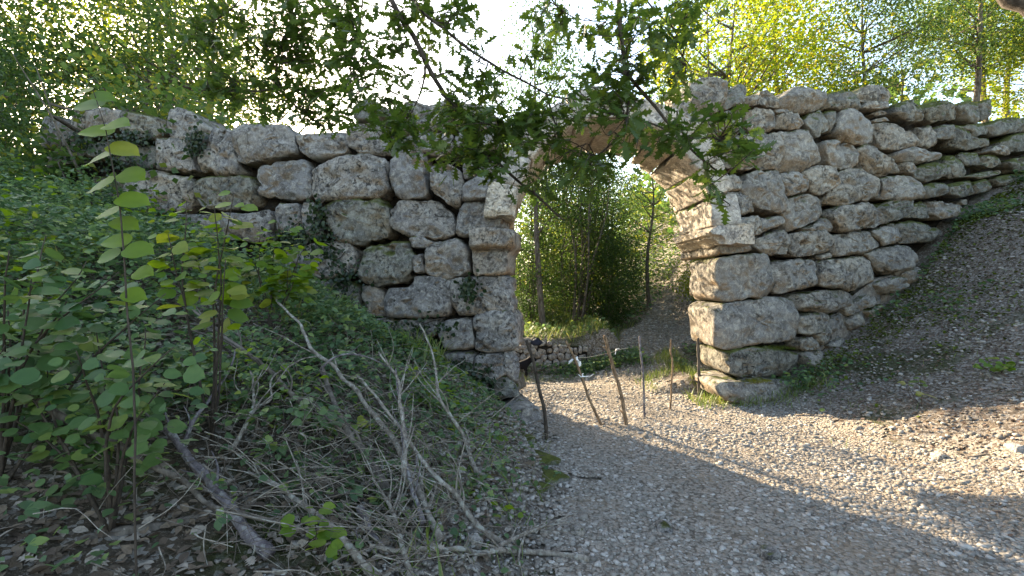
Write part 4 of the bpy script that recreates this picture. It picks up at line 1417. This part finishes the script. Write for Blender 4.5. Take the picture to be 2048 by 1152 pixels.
# ------------------------------------------------------------------ black dog by the rubble wall
def skin_body(name, verts, edges, rad, mat, parent, root=0, sub=2):
    me = bpy.data.meshes.new(name)
    me.from_pydata(verts, edges, [])
    o = bpy.data.objects.new(name, me)
    COL.objects.link(o); o.parent = parent
    md = o.modifiers.new("skin", 'SKIN'); md.use_smooth_shade = True
    for i, r in enumerate(rad):
        r = r if isinstance(r, tuple) else (r, r)
        me.skin_vertices[0].data[i].radius = r
        me.skin_vertices[0].data[i].use_root = (i == root)
    o.modifiers.new("sub", 'SUBSURF').levels = sub
    o.modifiers["sub"].render_levels = sub
    me.materials.append(mat)
    return o
M['fur'] = mat_plain("black_fur", (.010, .009, .010), .8, .12, .5, 120)
M['nose'] = mat_plain("dog_eye", (.05, .03, .015), .2, .5, .1)
DG = thing("dog", "small black dog standing beside the rubble wall, half hidden by the left pier", "dog", (.10, 8.95, h1(.10, 8.95) - .01))
dv = [(-.20, 0, .285), (-.08, 0, .285), (.06, 0, .29), (.15, 0, .31), (.22, 0, .37), (.275, 0, .405), (.33, 0, .395), (.375, 0, .382),     # spine, neck, skull, muzzle
      (.15, .055, .24), (.165, .06, .13), (.150, .06, .045), (.185, .06, .012),                                                            # far fore leg
      (.15, -.055, .24), (.185, -.06, .135), (.165, -.06, .045), (.20, -.06, .012),                                                         # near fore leg
      (-.20, .06, .22), (-.175, .065, .15), (-.245, .065, .095), (-.225, .065, .02), (-.195, .065, .012),                                   # far hind leg: knee forward, hock back
      (-.20, -.06, .22), (-.165, -.065, .15), (-.235, -.065, .095), (-.215, -.065, .02), (-.185, -.065, .012),
      (-.27, 0, .30), (-.36, 0, .36), (-.40, 0, .43),                                                                                       # tail
      (.265, .05, .455), (.25, .065, .43), (.265, -.05, .455), (.25, -.065, .43)]
de = [(0, 1), (1, 2), (2, 3), (3, 4), (4, 5), (5, 6), (6, 7), (3, 8), (8, 9), (9, 10), (10, 11), (3, 12), (12, 13), (13, 14), (14, 15),
      (0, 16), (16, 17), (17, 18), (18, 19), (19, 20), (0, 21), (21, 22), (22, 23), (23, 24), (24, 25), (0, 26), (26, 27), (27, 28), (5, 29), (29, 30), (5, 31), (31, 32)]
dr = [.068, .066, .085, .082, .055, .052, .030, .022, .036, .020, .016, .018, .036, .020, .016, .018, .045, .030, .016, .015, .017, .045, .030, .016, .015, .017, .022, .013, .007, .02, .012, .02, .012]
skin_body("body", dv, de, dr, M['fur'], DG, 1)
for s_ in (-1, 1):
    bm = bmesh.new(); bmesh.ops.create_uvsphere(bm, u_segments=10, v_segments=6, radius=.009)
    me = bpy.data.meshes.new("eye"); bm.to_mesh(me); bm.free()
    obj("eye", me, M['nose'], DG, (.312, s_ * .034, .42))

# dark bag on the end of the rubble wall and the white stone next to it
M['bag'] = mat_plain("navy_cloth", (.018, .022, .040), .7, .3, .4, 30)
bm = bmesh.new(); bmesh.ops.create_icosphere(bm, subdivisions=3, radius=1)
P = np.array([v.co[:] for v in bm.verts])
dn = fbm(P, 1.6, 3, 71) * .16
for v, d in zip(bm.verts, dn):
    w = v.co * (1 + d)
    v.co = Vector((w.x * .13, w.y * .09, max(-.05, w.z * .085 * (1.2 - .5 * abs(w.x)))))
me = bpy.data.meshes.new("bag"); bm.to_mesh(me); bm.free()
bagt = thing("bag", "dark navy cloth bag lying on the left end of the rubble wall", "bag", (.50, 9.6, .48))
obj("bag_body", me, M['bag'], bagt)
mb = MB(); c = curve_pts([(-.10, -.03, .03), (-.06, -.06, .11), (.03, -.07, .10), (.10, -.04, .02)], 5); mb.tube(c, [.008] * len(c), 6)
obj("strap", mb.mesh("strap"), M['bag'], bagt)
o = block([(-.11, -.07), (.1, -.08), (.13, .02), (.06, .09), (-.07, .08), (-.13, .0)], (Vector((.27, 9.55, .50)), Vector((1, 0, 0)), Vector((0, -1, 0))), depth=.18, bulge=.05, edge=.05, rough=.6, N=30, name="boulder", mat=M['stone'])
tag(o, "pale rounded stone beside the dark bag on the rubble wall", "stone")

# ------------------------------------------------------------------ cut branches lying on the left bank
def deadwood(label, pl, r0, lifts, mat, twigs=(), name="fallen_branch", taper=.6, seed=0, nt=7):
    P = []
    for i, (x, y) in enumerate(pl):
        f = i / (len(pl) - 1)
        L = np.interp(f, np.linspace(0, 1, len(lifts)), lifts)
        P.append(ground_hit(x, y, float(L)))
    b = P[0].copy()
    t = thing(name, label, "branch", b, "cut branches on the left bank")
    c = curve_pts(P, 5, .016, seed)
    mb = MB()
    mb.tube([p - b for p in c], [r0 * (1 - taper * i / (len(c) - 1)) * (1 + .08 * math.sin(i * 1.7)) for i in range(len(c))], 8)
    obj("limb", mb.mesh("limb"), mat, t)
    rr = random.Random(seed + 100)
    for k in range(nt):
        i = rr.randrange(2, len(c) - 1)
        q = c[i]
        d = (c[min(i + 2, len(c) - 1)] - c[i - 1]).normalized()
        sd = Vector((rr.uniform(-1, 1), rr.uniform(-.6, .6), rr.uniform(.0, .8)))
        L = rr.uniform(.15, .55)
        e1 = q + (d * .6 + sd * .6) * L * .5
        e2 = e1 + (d * .7 + sd * .4 + Vector((rr.uniform(-.3, .3), rr.uniform(-.3, .3), -.1))) * L * .6
        r = r0 * (1 - taper * i / (len(c) - 1)) * .45
        cc = curve_pts([q, e1, e2], 4, .012, seed + k)
        mb = MB(); mb.tube([p - b for p in cc], [max(.0016, r * (1 - .7 * j / (len(cc) - 1))) for j in range(len(cc))], 5)
        obj("side_twig", mb.mesh("side_twig"), mat, t)
    for tw, rt in twigs:
        cc = curve_pts([ground_hit(x, y, l) for x, y, l in tw], 5, .01, seed + 7)
        mb = MB(); mb.tube([p - b for p in cc], [rt * (1 - .6 * j / (len(cc) - 1)) for j in range(len(cc))], 6)
        obj("side_branch", mb.mesh("side_branch"), mat, t)
    return t
BP, BG, BB = M['barkpale'], M['barkpurple'], M['bark']
deadwood("thick purplish cut branch lying steeply in the lower left", [(545, 1112), (500, 1060), (450, 1005), (410, 955), (365, 895), (328, 850)], .030, [.03, .06, .1, .22], BG, [([(365, 895, .12), (395, 830, .2), (440, 772, .26), (464, 735, .3), (470, 700, .34)], .013)], seed=1, taper=.45)
deadwood("long thin grey branch running down from the left edge to the thick purplish branch", [(60, 795), (150, 845), (240, 895), (340, 945), (375, 960), (410, 1000), (460, 1025), (540, 1045), (610, 1072)], .017, [.46, .34, .22, .15, .06], BB, seed=2)
deadwood("lichened log half sunk in the leaf litter at the bottom left", [(150, 1092), (250, 1062), (330, 1050), (400, 1036), (480, 1018)], .030, [-.02, .005, .0, -.01], BB, seed=3, taper=.3, nt=1, name="fallen_log")
deadwood("longest pale branch slanting down the middle of the brushwood heap", [(880, 1080), (835, 985), (800, 905), (765, 852), (700, 771), (660, 727), (622, 695), (606, 660), (598, 643), (558, 606), (552, 585), (522, 574)], .021, [.05, .2, .32, .4, .3], BP, seed=4, taper=.7)
deadwood("pale curved thin branch standing almost upright in the heap", [(822, 970), (810, 930), (806, 860), (800, 780), (785, 740), (758, 705)], .017, [.12, .3, .42, .5], BP, seed=5)
deadwood("slender pale branch that reaches down to the forked stick by the path", [(1026, 1097), (985, 1073), (954, 1046), (910, 991), (876, 957), (842, 913), (800, 855), (752, 796), (715, 750)], .019, [.03, .08, .18, .3, .38], BP, seed=6)
deadwood("long pale stick lying level along the bottom near the gravel", [(1182, 1122), (1081, 1102), (978, 1104), (927, 1100), (862, 1096), (794, 1104), (739, 1096)], .018, [.02, .04, .05, .06], BP, seed=7, taper=.5)
deadwood("forked stick whose tip points onto the gravel path", [(985, 1096), (1047, 1073), (1092, 1058), (1140, 1046)], .014, [.06, .08, .06, .04], BP, [([(1047, 1073, .08), (1040, 1110, .05), (1046, 1150, .02)], .010)], seed=8)
deadwood("thick branch with a fresh cut end in the middle of the heap", [(786, 998), (770, 971), (746, 926), (719, 889), (691, 858), (667, 800), (640, 740)], .031, [.05, .12, .2, .3], BB, seed=9, taper=.5)
deadwood("pale branch descending to the bottom edge beside the dogwood seedling", [(756, 1156), (705, 1100), (654, 1046), (602, 1005), (551, 971), (500, 947)], .020, [.03, .08, .12, .16], BP, seed=10)
deadwood("forked pale branch at the bottom edge right of the seedling", [(826, 1156), (801, 1090), (784, 1022), (765, 990), (743, 955)], .016, [.03, .09, .14, .2], BP, [([(784, 1022, .13), (800, 985, .17), (808, 945, .2)], .009)], seed=11)
deadwood("grey branch rising along the left pier's ivy to the wall blocks", [(955, 952), (929, 885), (908, 847), (880, 795), (870, 726), (840, 649)], .017, [.03, .2, .4, .6], BP, seed=12)
deadwood("dark long branch sloping down at the left of the heap", [(608, 812), (546, 753), (520, 735), (494, 706), (452, 672), (405, 635), (385, 615)], .020, [.2, .32, .36, .4], BB, seed=13)
deadwood("nearly upright branch crossing behind the heap's middle", [(850, 1050), (828, 991), (811, 920), (807, 861), (801, 800), (790, 740)], .015, [.08, .2, .3, .4], BG, seed=14)
deadwood("kinked branch in the left half of the heap", [(460, 905), (488, 852), (509, 812), (507, 773), (499, 745)], .014, [.08, .2, .3, .34], BP, [([(509, 812, .26), (540, 800, .28), (548, 750, .3), (600, 722, .32), (640, 712, .3)], .009)], seed=15)
deadwood("thin arched branch over the right side of the heap", [(640, 740), (665, 715), (700, 705), (740, 715), (775, 735)], .010, [.3, .42, .4, .3], BG, seed=16, nt=2)
deadwood("short cut stump end poking out below the heap's middle", [(716, 1010), (735, 1040), (748, 1075), (775, 1110)], .020, [.1, .06, .04], BG, seed=17, nt=1)
deadwood("dark stick lying on the gravel at the bottom right corner", [(1960, 1122), (2010, 1126), (2060, 1130)], .02, [.015, .015], BB, seed=18, nt=0)
deadwood("short dark stick in the sunlit gravel on the right", [(1930, 918), (1952, 914), (1975, 910)], .016, [.012, .012], BB, seed=19, nt=0)

# fine brushwood nobody could count
rr = random.Random(12)
mb = MB()
mb2 = MB()
for k in range(950):
    px, py = rr.gauss(700, 190), rr.gauss(860, 140)
    if py < 600 or py > 1150 or px > 1130 or px < 20: continue
    p = ground_hit(px, py, rr.uniform(.02, .38))
    a = rr.gauss(-.9, .9)
    L = rr.uniform(.12, .5)
    d = Vector((math.cos(a), rr.uniform(-.4, .4), -math.sin(a) * -.6))
    q = p + d * L * .5 + Vector((0, 0, rr.uniform(-.05, .08)))
    e = q + d * L * .5 + Vector((rr.uniform(-.1, .1), 0, rr.uniform(-.12, .08)))
    c = curve_pts([p, q, e], 3, .015, k)
    r = rr.uniform(.0014, .0036)
    (mb if k % 2 else mb2).tube(c, [r * (1 - .6 * j / (len(c) - 1)) for j in range(len(c))], 4, False)
tag(obj("fine_brushwood", mb2.mesh("fine_brushwood"), M['barkpale']), kind="stuff")
tag(obj("brushwood", mb.mesh("brushwood"), M['bark']), kind="stuff")

# ------------------------------------------------------------------ small growth: counted by nobody
rg = np.random.default_rng(99)
def samp(n, x0, x1, y0, y1, pw=1.0):
    return rg.uniform(x0, x1, n), y0 + (y1 - y0) * rg.uniform(0, 1, n) ** pw
def bank(n, shape, size, y0, y1, lift, dens, tilt, droop, x0=-9.5, pw=1.3):
    x, y = samp(n, x0, .6, y0, y1, pw)
    s_ = xe(y) - x
    w = smooth(.05, .7, s_) * (y < 6.0 + np.maximum(0, -x) * .19 - .15)
    w = w * dens(x, y, s_)
    k = rg.uniform(0, 1, n) < w
    x, y, s_ = x[k], y[k], s_[k]
    z = H(x, y) + lift(x, y, s_) * rg.uniform(0, 1, len(x)) ** .8
    return scatter("u", shape, np.stack([x, y, z], -1), rots(len(x), tilt, droop, rng=rg), size * rg.uniform(.55, 1.25, len(x)))
def dens_u(x, y, s_):
    lit = 1 - .86 * smooth(2.75, 2.2, y) * smooth(-3.0, -2.2, x)
    edge = .42 + .58 * smooth(.4, 1.4, s_)
    mid = 1 - .55 * smooth(1.0, .3, np.abs(x + 1.0)) * smooth(3.9, 3.1, y)
    return lit * edge * mid * (.35 + .65 * smooth(-.35, .25, noise2(x, y, 1.6, 2, 41)))
def lift_u(x, y, s_):
    return (.10 + .34 * smooth(.6, 3.0, s_) + .30 * smooth(3.5, 7, s_)) * (.6 + .7 * smooth(-.5, .5, noise2(x, y, 1.1, 2, 43))) * (1 - .55 * smooth(5.0, 6.0, y) * smooth(-3.4, -2.2, x))
me = join_np("undergrowth", [bank(75000, shape_ovate(.36), .052, 1.4, 7.6, lift_u, dens_u, .5, .25), bank(20000, shape_tri(), .10, 1.4, 7.6, lift_u, dens_u, .45, .2)])
tag(obj("undergrowth", me, M['under']), kind="stuff")
me = bank(15000, shape_ovate(.42), .07, 3.0, 7.6, lambda x, y, s_: lift_u(x, y, s_) * 1.25, lambda x, y, s_: dens_u(x, y, s_) * smooth(-.1, .35, noise2(x, y, 1.3, 2, 60)), .4, .15)
tag(obj("bright_undergrowth", me, M['hazel']), kind="stuff")

x, y = samp(26000, -5, 13, 9.9, 24, 1.2)
k = ~path_mask(x, y) & ((x < 4.5) | (y > 11.2)) & (rg.uniform(0, 1, len(x)) < .25 + .75 * smooth(-.3, .3, noise2(x, y, .8, 2, 61)))
x, y = x[k], y[k]
me = scatter("wood_floor_growth", shape_far(), np.stack([x, y, H(x, y) + rg.uniform(0, 1, len(x)) ** 1.3 * (.25 + .03 * (y - 10))], -1), rots(len(x), .6, .2, rng=rg), rg.uniform(.07, .16, len(x)))
tag(obj("wood_floor_growth", me, M['under']), kind="stuff")

# long grass on the upper bank, at the piers and on the slope past the gate
GP = []
def grass_zone(n, x0, x1, y0, y1, fn, hgt):
    x, y = samp(n, x0, x1, y0, y1)
    k = rg.uniform(0, 1, n) < fn(x, y)
    GP.append((x[k], y[k], np.full(k.sum(), hgt)))
grass_zone(5000, -4.8, -.8, 3.6, 6.4, lambda x, y: .6 * smooth(0, .4, noise2(x, y, 1.2, 2, 70)), .30)
grass_zone(1300, 2.5, 4.3, 6.0, 6.75, lambda x, y: smooth(6.05, 6.4, y - .15 * (x - 3) + noise2(x, y, 3, 2, 5) * .2) * (x - 2.5 < 2), .17)
grass_zone(6500, 1.7, 3.3, 6.9, 9.6, lambda x, y: smooth(0, .3, x - xr(y) + .1) * (1 - smooth(.8, 1.4, x - xr(y))) * smooth(-.5, .2, noise2(x, y, 2, 2, 6)), .14)
grass_zone(3500, -.6, 2.3, 8.6, 9.5, lambda x, y: .5 * smooth(.0, .4, noise2(x, y, 2.5, 2, 16)), .10)
grass_zone(4000, .2, 3.6, 9.7, 12.0, lambda x, y: .8 * (1 - path_mask(x, y)), .22)
grass_zone(1600, 3.2, 6.0, 2.8, 6.5, lambda x, y: .5 * smooth(.25, .6, noise2(x, y, 1.5, 2, 26)), .10)
grass_zone(1500, -1.2, .5, 2.2, 5.4, lambda x, y: smooth(.1, .4, noise2(x, y, 2.4, 2, 39)) * (x < xe(y) - .05), .10)
grass_zone(900, -2.6, .3, 1.5, 3.6, lambda x, y: .8 * smooth(.25, .55, noise2(x, y, 2.0, 2, 36)), .22)
def foot(x, y):
    d_ = PIER_Y + MR * (x - PIER_X) - y
    return (d_ > .05) * np.exp(-np.maximum(0, d_) * 1.1) * smooth(-.3, .3, noise2(x, y, 1.1, 2, 46))
grass_zone(22000, 3.9, 10.4, 4.8, 9.8, foot, .085)
x = np.concatenate([g_[0] for g_ in GP]); y = np.concatenate([g_[1] for g_ in GP]); hh = np.concatenate([g_[2] for g_ in GP])
R = rots(len(x), .35, -1.05, rng=rg)
me = scatter("grass", shape_blade(), np.stack([x, y, H(x, y)], -1), R, hh * rg.uniform(.5, 1.4, len(x)))
tag(obj("grass", me, M['grass']), kind="stuff")

x, y = samp(60000, 3.9, 10.6, 4.8, 10.0)
d_ = PIER_Y + MR * (x - PIER_X) - y
k = rg.uniform(0, 1, len(x)) < (d_ > .02) * np.exp(-np.maximum(0, d_ - .3) * 1.5) * (.35 + .65 * smooth(-.5, .2, noise2(x, y, 1.1, 2, 46))) * smooth(4.2, 5.6, x + .6 * rg.normal(size=len(x)))
x, y = x[k][:16000], y[k][:16000]
me = scatter("moss_strip", shape_ovate(.4), np.stack([x, y, H(x, y) + .01], -1), rots(len(x), .5, -.15, rng=rg), rg.uniform(.025, .06, len(x)))
tag(obj("moss_strip", me, M['moss']), kind="stuff")

# leafy herbs along the foot of the right wall and on the far slope
hx, hy = samp(34000, 3.6, 10.5, 4.6, 9.8)
wy = PIER_Y + MR * (hx - PIER_X)
d = wy - hy
k = (d > .05) & (d < 1.5) & (rg.uniform(0, 1, len(hx)) < np.exp(-d * 1.4) * smooth(-.25, .3, noise2(hx, hy, 1.3, 2, 81)))
hx, hy = hx[k], hy[k]
sx_, sy_ = samp(5200, 1.6, 4.3, 7.0, 11.2)
k = (rg.uniform(0, 1, len(sx_)) < smooth(.0, .4, sx_ - xr(sy_)) * .9 * smooth(-.2, .3, noise2(sx_, sy_, 1.6, 2, 83))) & ~path_mask(sx_, sy_) & ((sy_ > 7.7) | (sx_ < 2.8))
tx, ty = samp(3500, -.6, 2.6, 8.9, 9.5)
k2 = rg.uniform(0, 1, len(tx)) < smooth(.6, 1.5, tx) * .8 + .3 * (ty > 9.25)
hx = np.concatenate([hx, sx_[k], tx[k2]]); hy = np.concatenate([hy, sy_[k], ty[k2]])
me = scatter("wall_foot_herbs", shape_ovate(.36), np.stack([hx, hy, H(hx, hy) + rg.uniform(0, .24, len(hx)) ** 1.0], -1), rots(len(hx), .5, .2, rng=rg), rg.uniform(.035, .085, len(hx)))
tag(obj("wall_foot_herbs", me, M['under']), kind="stuff")

# ivy creeping over the left wall, two patches
def ivy(label, spots, n, seed):
    rg2 = np.random.default_rng(seed)
    pos, RR = [], []
    for (cx, cy, rx, ry) in spots:
        for k in range(n):
            px, py = cx + rg2.normal() * rx * .5, cy + rg2.normal() * ry * .5
            h, t = wall_hit(px, py)
            nn = np.array([t.y, -t.x, 0])
            pos.append(np.array(h) + nn * (.03 + abs(rg2.normal()) * .06))
            up = nn + rg2.normal(size=3) * .45
            d = rg2.normal(size=3) + np.array([0, 0, -.5]); d -= up * d.dot(up) / up.dot(up); d /= np.linalg.norm(d)
            s_ = np.cross(d, up); s_ /= np.linalg.norm(s_)
            RR.append(np.stack([s_, d, np.cross(s_, d)], -1))
    pos = np.array(pos)
    t = thing("ivy", label, "ivy", pos.mean(0))
    me = scatter("foliage", shape_ovate(.45), pos - pos.mean(0), np.array(RR), rg2.uniform(.03, .065, len(pos)))
    o = obj("foliage", me, M['ivy'], t); o["kind"] = "stuff"
    mb = MB()
    for (cx, cy, rx, ry) in spots:
        c = curve_pts([wall_hit(cx + rg2.normal() * rx * .4, cy + ry * f)[0] + Vector((0, -.05, 0)) - t.location for f in (.9, .3, -.3, -.9)], 4, .02, seed)
        mb.tube(c, [.008] * len(c), 5, False)
    obj("stem", mb.mesh("stem"), M['twig'], t)
ivy("dark ivy hanging over the low blocks left of the impost", [(650, 500, 50, 36), (640, 440, 22, 50), (690, 560, 40, 40), (600, 470, 40, 30), (560, 500, 30, 30)], 170, 1)
ivy("dark ivy in the joints of the wall's left top", [(180, 290, 50, 24), (270, 280, 50, 18), (400, 285, 20, 30), (250, 325, 60, 20), (220, 410, 60, 60), (330, 450, 60, 30)], 170, 2)
ivy("dark ivy and moss tuft on the left pier's face", [(940, 575, 20, 28), (930, 735, 40, 26), (850, 660, 60, 26), (975, 770, 30, 30), (790, 680, 60, 26)], 120, 3)

# dead leaves, gravel
x, y = samp(15000, -4.6, .5, 1.2, 5.6, 1.7)
k = (rg.uniform(0, 1, len(x)) < smooth(.0, .5, xe(y) - x))
x, y = x[k], y[k]
me = join_np("leaf_litter", [scatter("l", (shape_oak(2)[0][::1], shape_oak(2)[1]), np.stack([x[:1500], y[:1500], H(x[:1500], y[:1500]) + rg.uniform(.008, .03, 1500)], -1), rots(1500, .5, 0, rng=rg), rg.uniform(.05, .095, 1500)),
                             scatter("l", shape_ovate(.3), np.stack([x[2200:], y[2200:], H(x[2200:], y[2200:]) + rg.uniform(.003, .02, len(x) - 2200)], -1), rots(len(x) - 2200, .4, 0, rng=rg), rg.uniform(.03, .075, len(x) - 2200))])
tag(obj("leaf_litter", me, M['litter']), kind="stuff")
x, y = samp(24000, 2.3, 9.0, 1.6, 8.0, 1.2)
wy = PIER_Y + MR * (x - PIER_X)
k = (rg.uniform(0, 1, len(x)) < smooth(-.5, .9, x - xr(y))) & (y < wy - .1)
x, y = x[k], y[k]
me = scatter("dry_leaf_litter", shape_ovate(.33), np.stack([x, y, H(x, y) + rg.uniform(.004, .02, len(x))], -1), rots(len(x), .45, 0, rng=rg), rg.uniform(.018, .045, len(x)))
tag(obj("dry_leaf_litter", me, M['redlitter']), kind="stuff")

def pebble_shape(k):
    rr = random.Random(k)
    V = [Vector((x, y, z)) for x in (-1, 1) for y in (-1, 1) for z in (-1, 1)]
    V = [Vector((v.x * rr.uniform(.45, .8), v.y * rr.uniform(.4, .7), v.z * rr.uniform(.25, .5))) + Vector((rr.uniform(-.15, .15), rr.uniform(-.15, .15), rr.uniform(-.1, .1))) for v in V]
    F = [(0, 1, 3), (0, 3, 2), (4, 6, 7), (4, 7, 5), (0, 4, 5), (0, 5, 1), (2, 3, 7), (2, 7, 6), (0, 2, 6), (0, 6, 4), (1, 5, 7), (1, 7, 3)]
    return np.array([tuple(v) for v in V]), np.array(F)
def pebbles(n, x0, x1, y0, y1, fn, size, pw, shp):
    x, y = samp(n, x0, x1, y0, y1, pw)
    k = rg.uniform(0, 1, n) < fn(x, y)
    x, y = x[k], y[k]
    s_ = size * np.minimum(2.1, rg.lognormal(0, .42, len(x))) * (1 + .06 * y)
    a = rg.uniform(0, 6.283, len(x)); c, q = np.cos(a), np.sin(a); o_, i_ = np.zeros_like(a), np.ones_like(a)
    tl = rg.normal(0, .25, len(x))
    R = np.stack([np.stack([c, -q, o_], -1), np.stack([q, c, tl], -1), np.stack([-q * tl, o_, i_], -1)], 1)
    return scatter("p", shp, np.stack([x, y, H(x, y) + .010 + s_ * .02], -1), R, s_)
onp = lambda x, y: path_mask(x, y) * (.35 + .65 * smooth(-.35, .3, noise2(x, y, 1.2, 2, 91)))
rb = lambda x, y: smooth(0, .8, x - xr(y)) * (y < PIER_Y + MR * (x - PIER_X) - .1) * (.35 + .6 * smooth(-.2, .4, noise2(x, y, 1.0, 2, 93)))
lb = lambda x, y: smooth(-.15, .1, xe(y) - x) * smooth(1.5, .4, xe(y) - x) * .9
me = join_np("gravel", [pebbles(20000, -.6, 6.0, 1.4, 9.2, onp, .0106, 1.9, pebble_shape(k)) for k in range(4)] + [pebbles(450, -.6, 5.0, 1.5, 7.5, onp, .020, 1.8, pebble_shape(5))] +
             [pebbles(17000, 2.4, 9.5, 1.6, 8.5, rb, .012, 1.3, pebble_shape(6)), pebbles(14000, -2.0, .7, 1.4, 5.6, lb, .0115, 1.5, pebble_shape(7)), pebbles(15000, .5, 8, 8.5, 15.5, lambda x, y: path_mask(x, y) * .95, .015, 1.2, pebble_shape(8))])
tag(obj("gravel", me, M['gravel'], smooth_=False), kind="stuff")

# a few stones big enough to name
for i, (px, py, w, lab) in enumerate([(945, 1091, .055, "white chip of stone on the brushwood near the path"), (1025, 800, .0, ""), (1155, 1072, .05, "pale rounded cobble at the path's left edge"), (1330, 1066, .05, "pale flat cobble in the shaded gravel, centre bottom"), (1548, 1122, .06, "round pale cobble at the bottom of the gravel"), (1885, 920, .05, "white stone in the sunlit bank beside the short dark stick"), (2040, 905, .06, "white stone at the right picture edge in the sun"), (1500, 870, .04, "small brown-shadowed cobble on the sunlit gravel")]):
    if not w: continue
    p = ground_hit(px, py)
    uv = [(-w, -.5 * w), (-.2 * w, -.75 * w), (.9 * w, -.5 * w), (1.05 * w, .2 * w), (.3 * w, .7 * w), (-.8 * w, .45 * w)]
    o = block(uv, (p + Vector((0, -.02, w * .35)), Vector((1, 0, 0)), Vector((0, -1, 0))), depth=w * 1.5, bulge=.04, edge=.04, rough=.3, N=20, name="cobble", mat=M['stone'])
    tag(o, lab, "stone", "larger stones in the gravel")
# mossy edge stones where the bank meets the path
for (px, py, w, lab) in [(1105, 930, .16, "mossy edge stone nearest the dark bent stick"), (1125, 965, .15, "mossy edge stone at the bank corner"), (1100, 985, .14, "mossy stone just inside the bank corner"), (1062, 885, .14, "mossy edge stone at the left pier's foot")]:
    p = ground_hit(px, py)
    uv = [(-w, -.5 * w), (-.2 * w, -.6 * w), (.9 * w, -.5 * w), (1.05 * w, .1 * w), (.3 * w, .42 * w), (-.8 * w, .35 * w)]
    o = block(uv, (p + Vector((-.04, -.05, w * .10)), Vector((.75, .66, 0)), Vector((.66, -.75, 0))), depth=w * 1.6, bulge=.06, edge=.05, rough=.9, N=36, name="edge_stone", mat=M['stone_mossr'])
    tag(o, lab, "stone", "mossy stones edging the path")
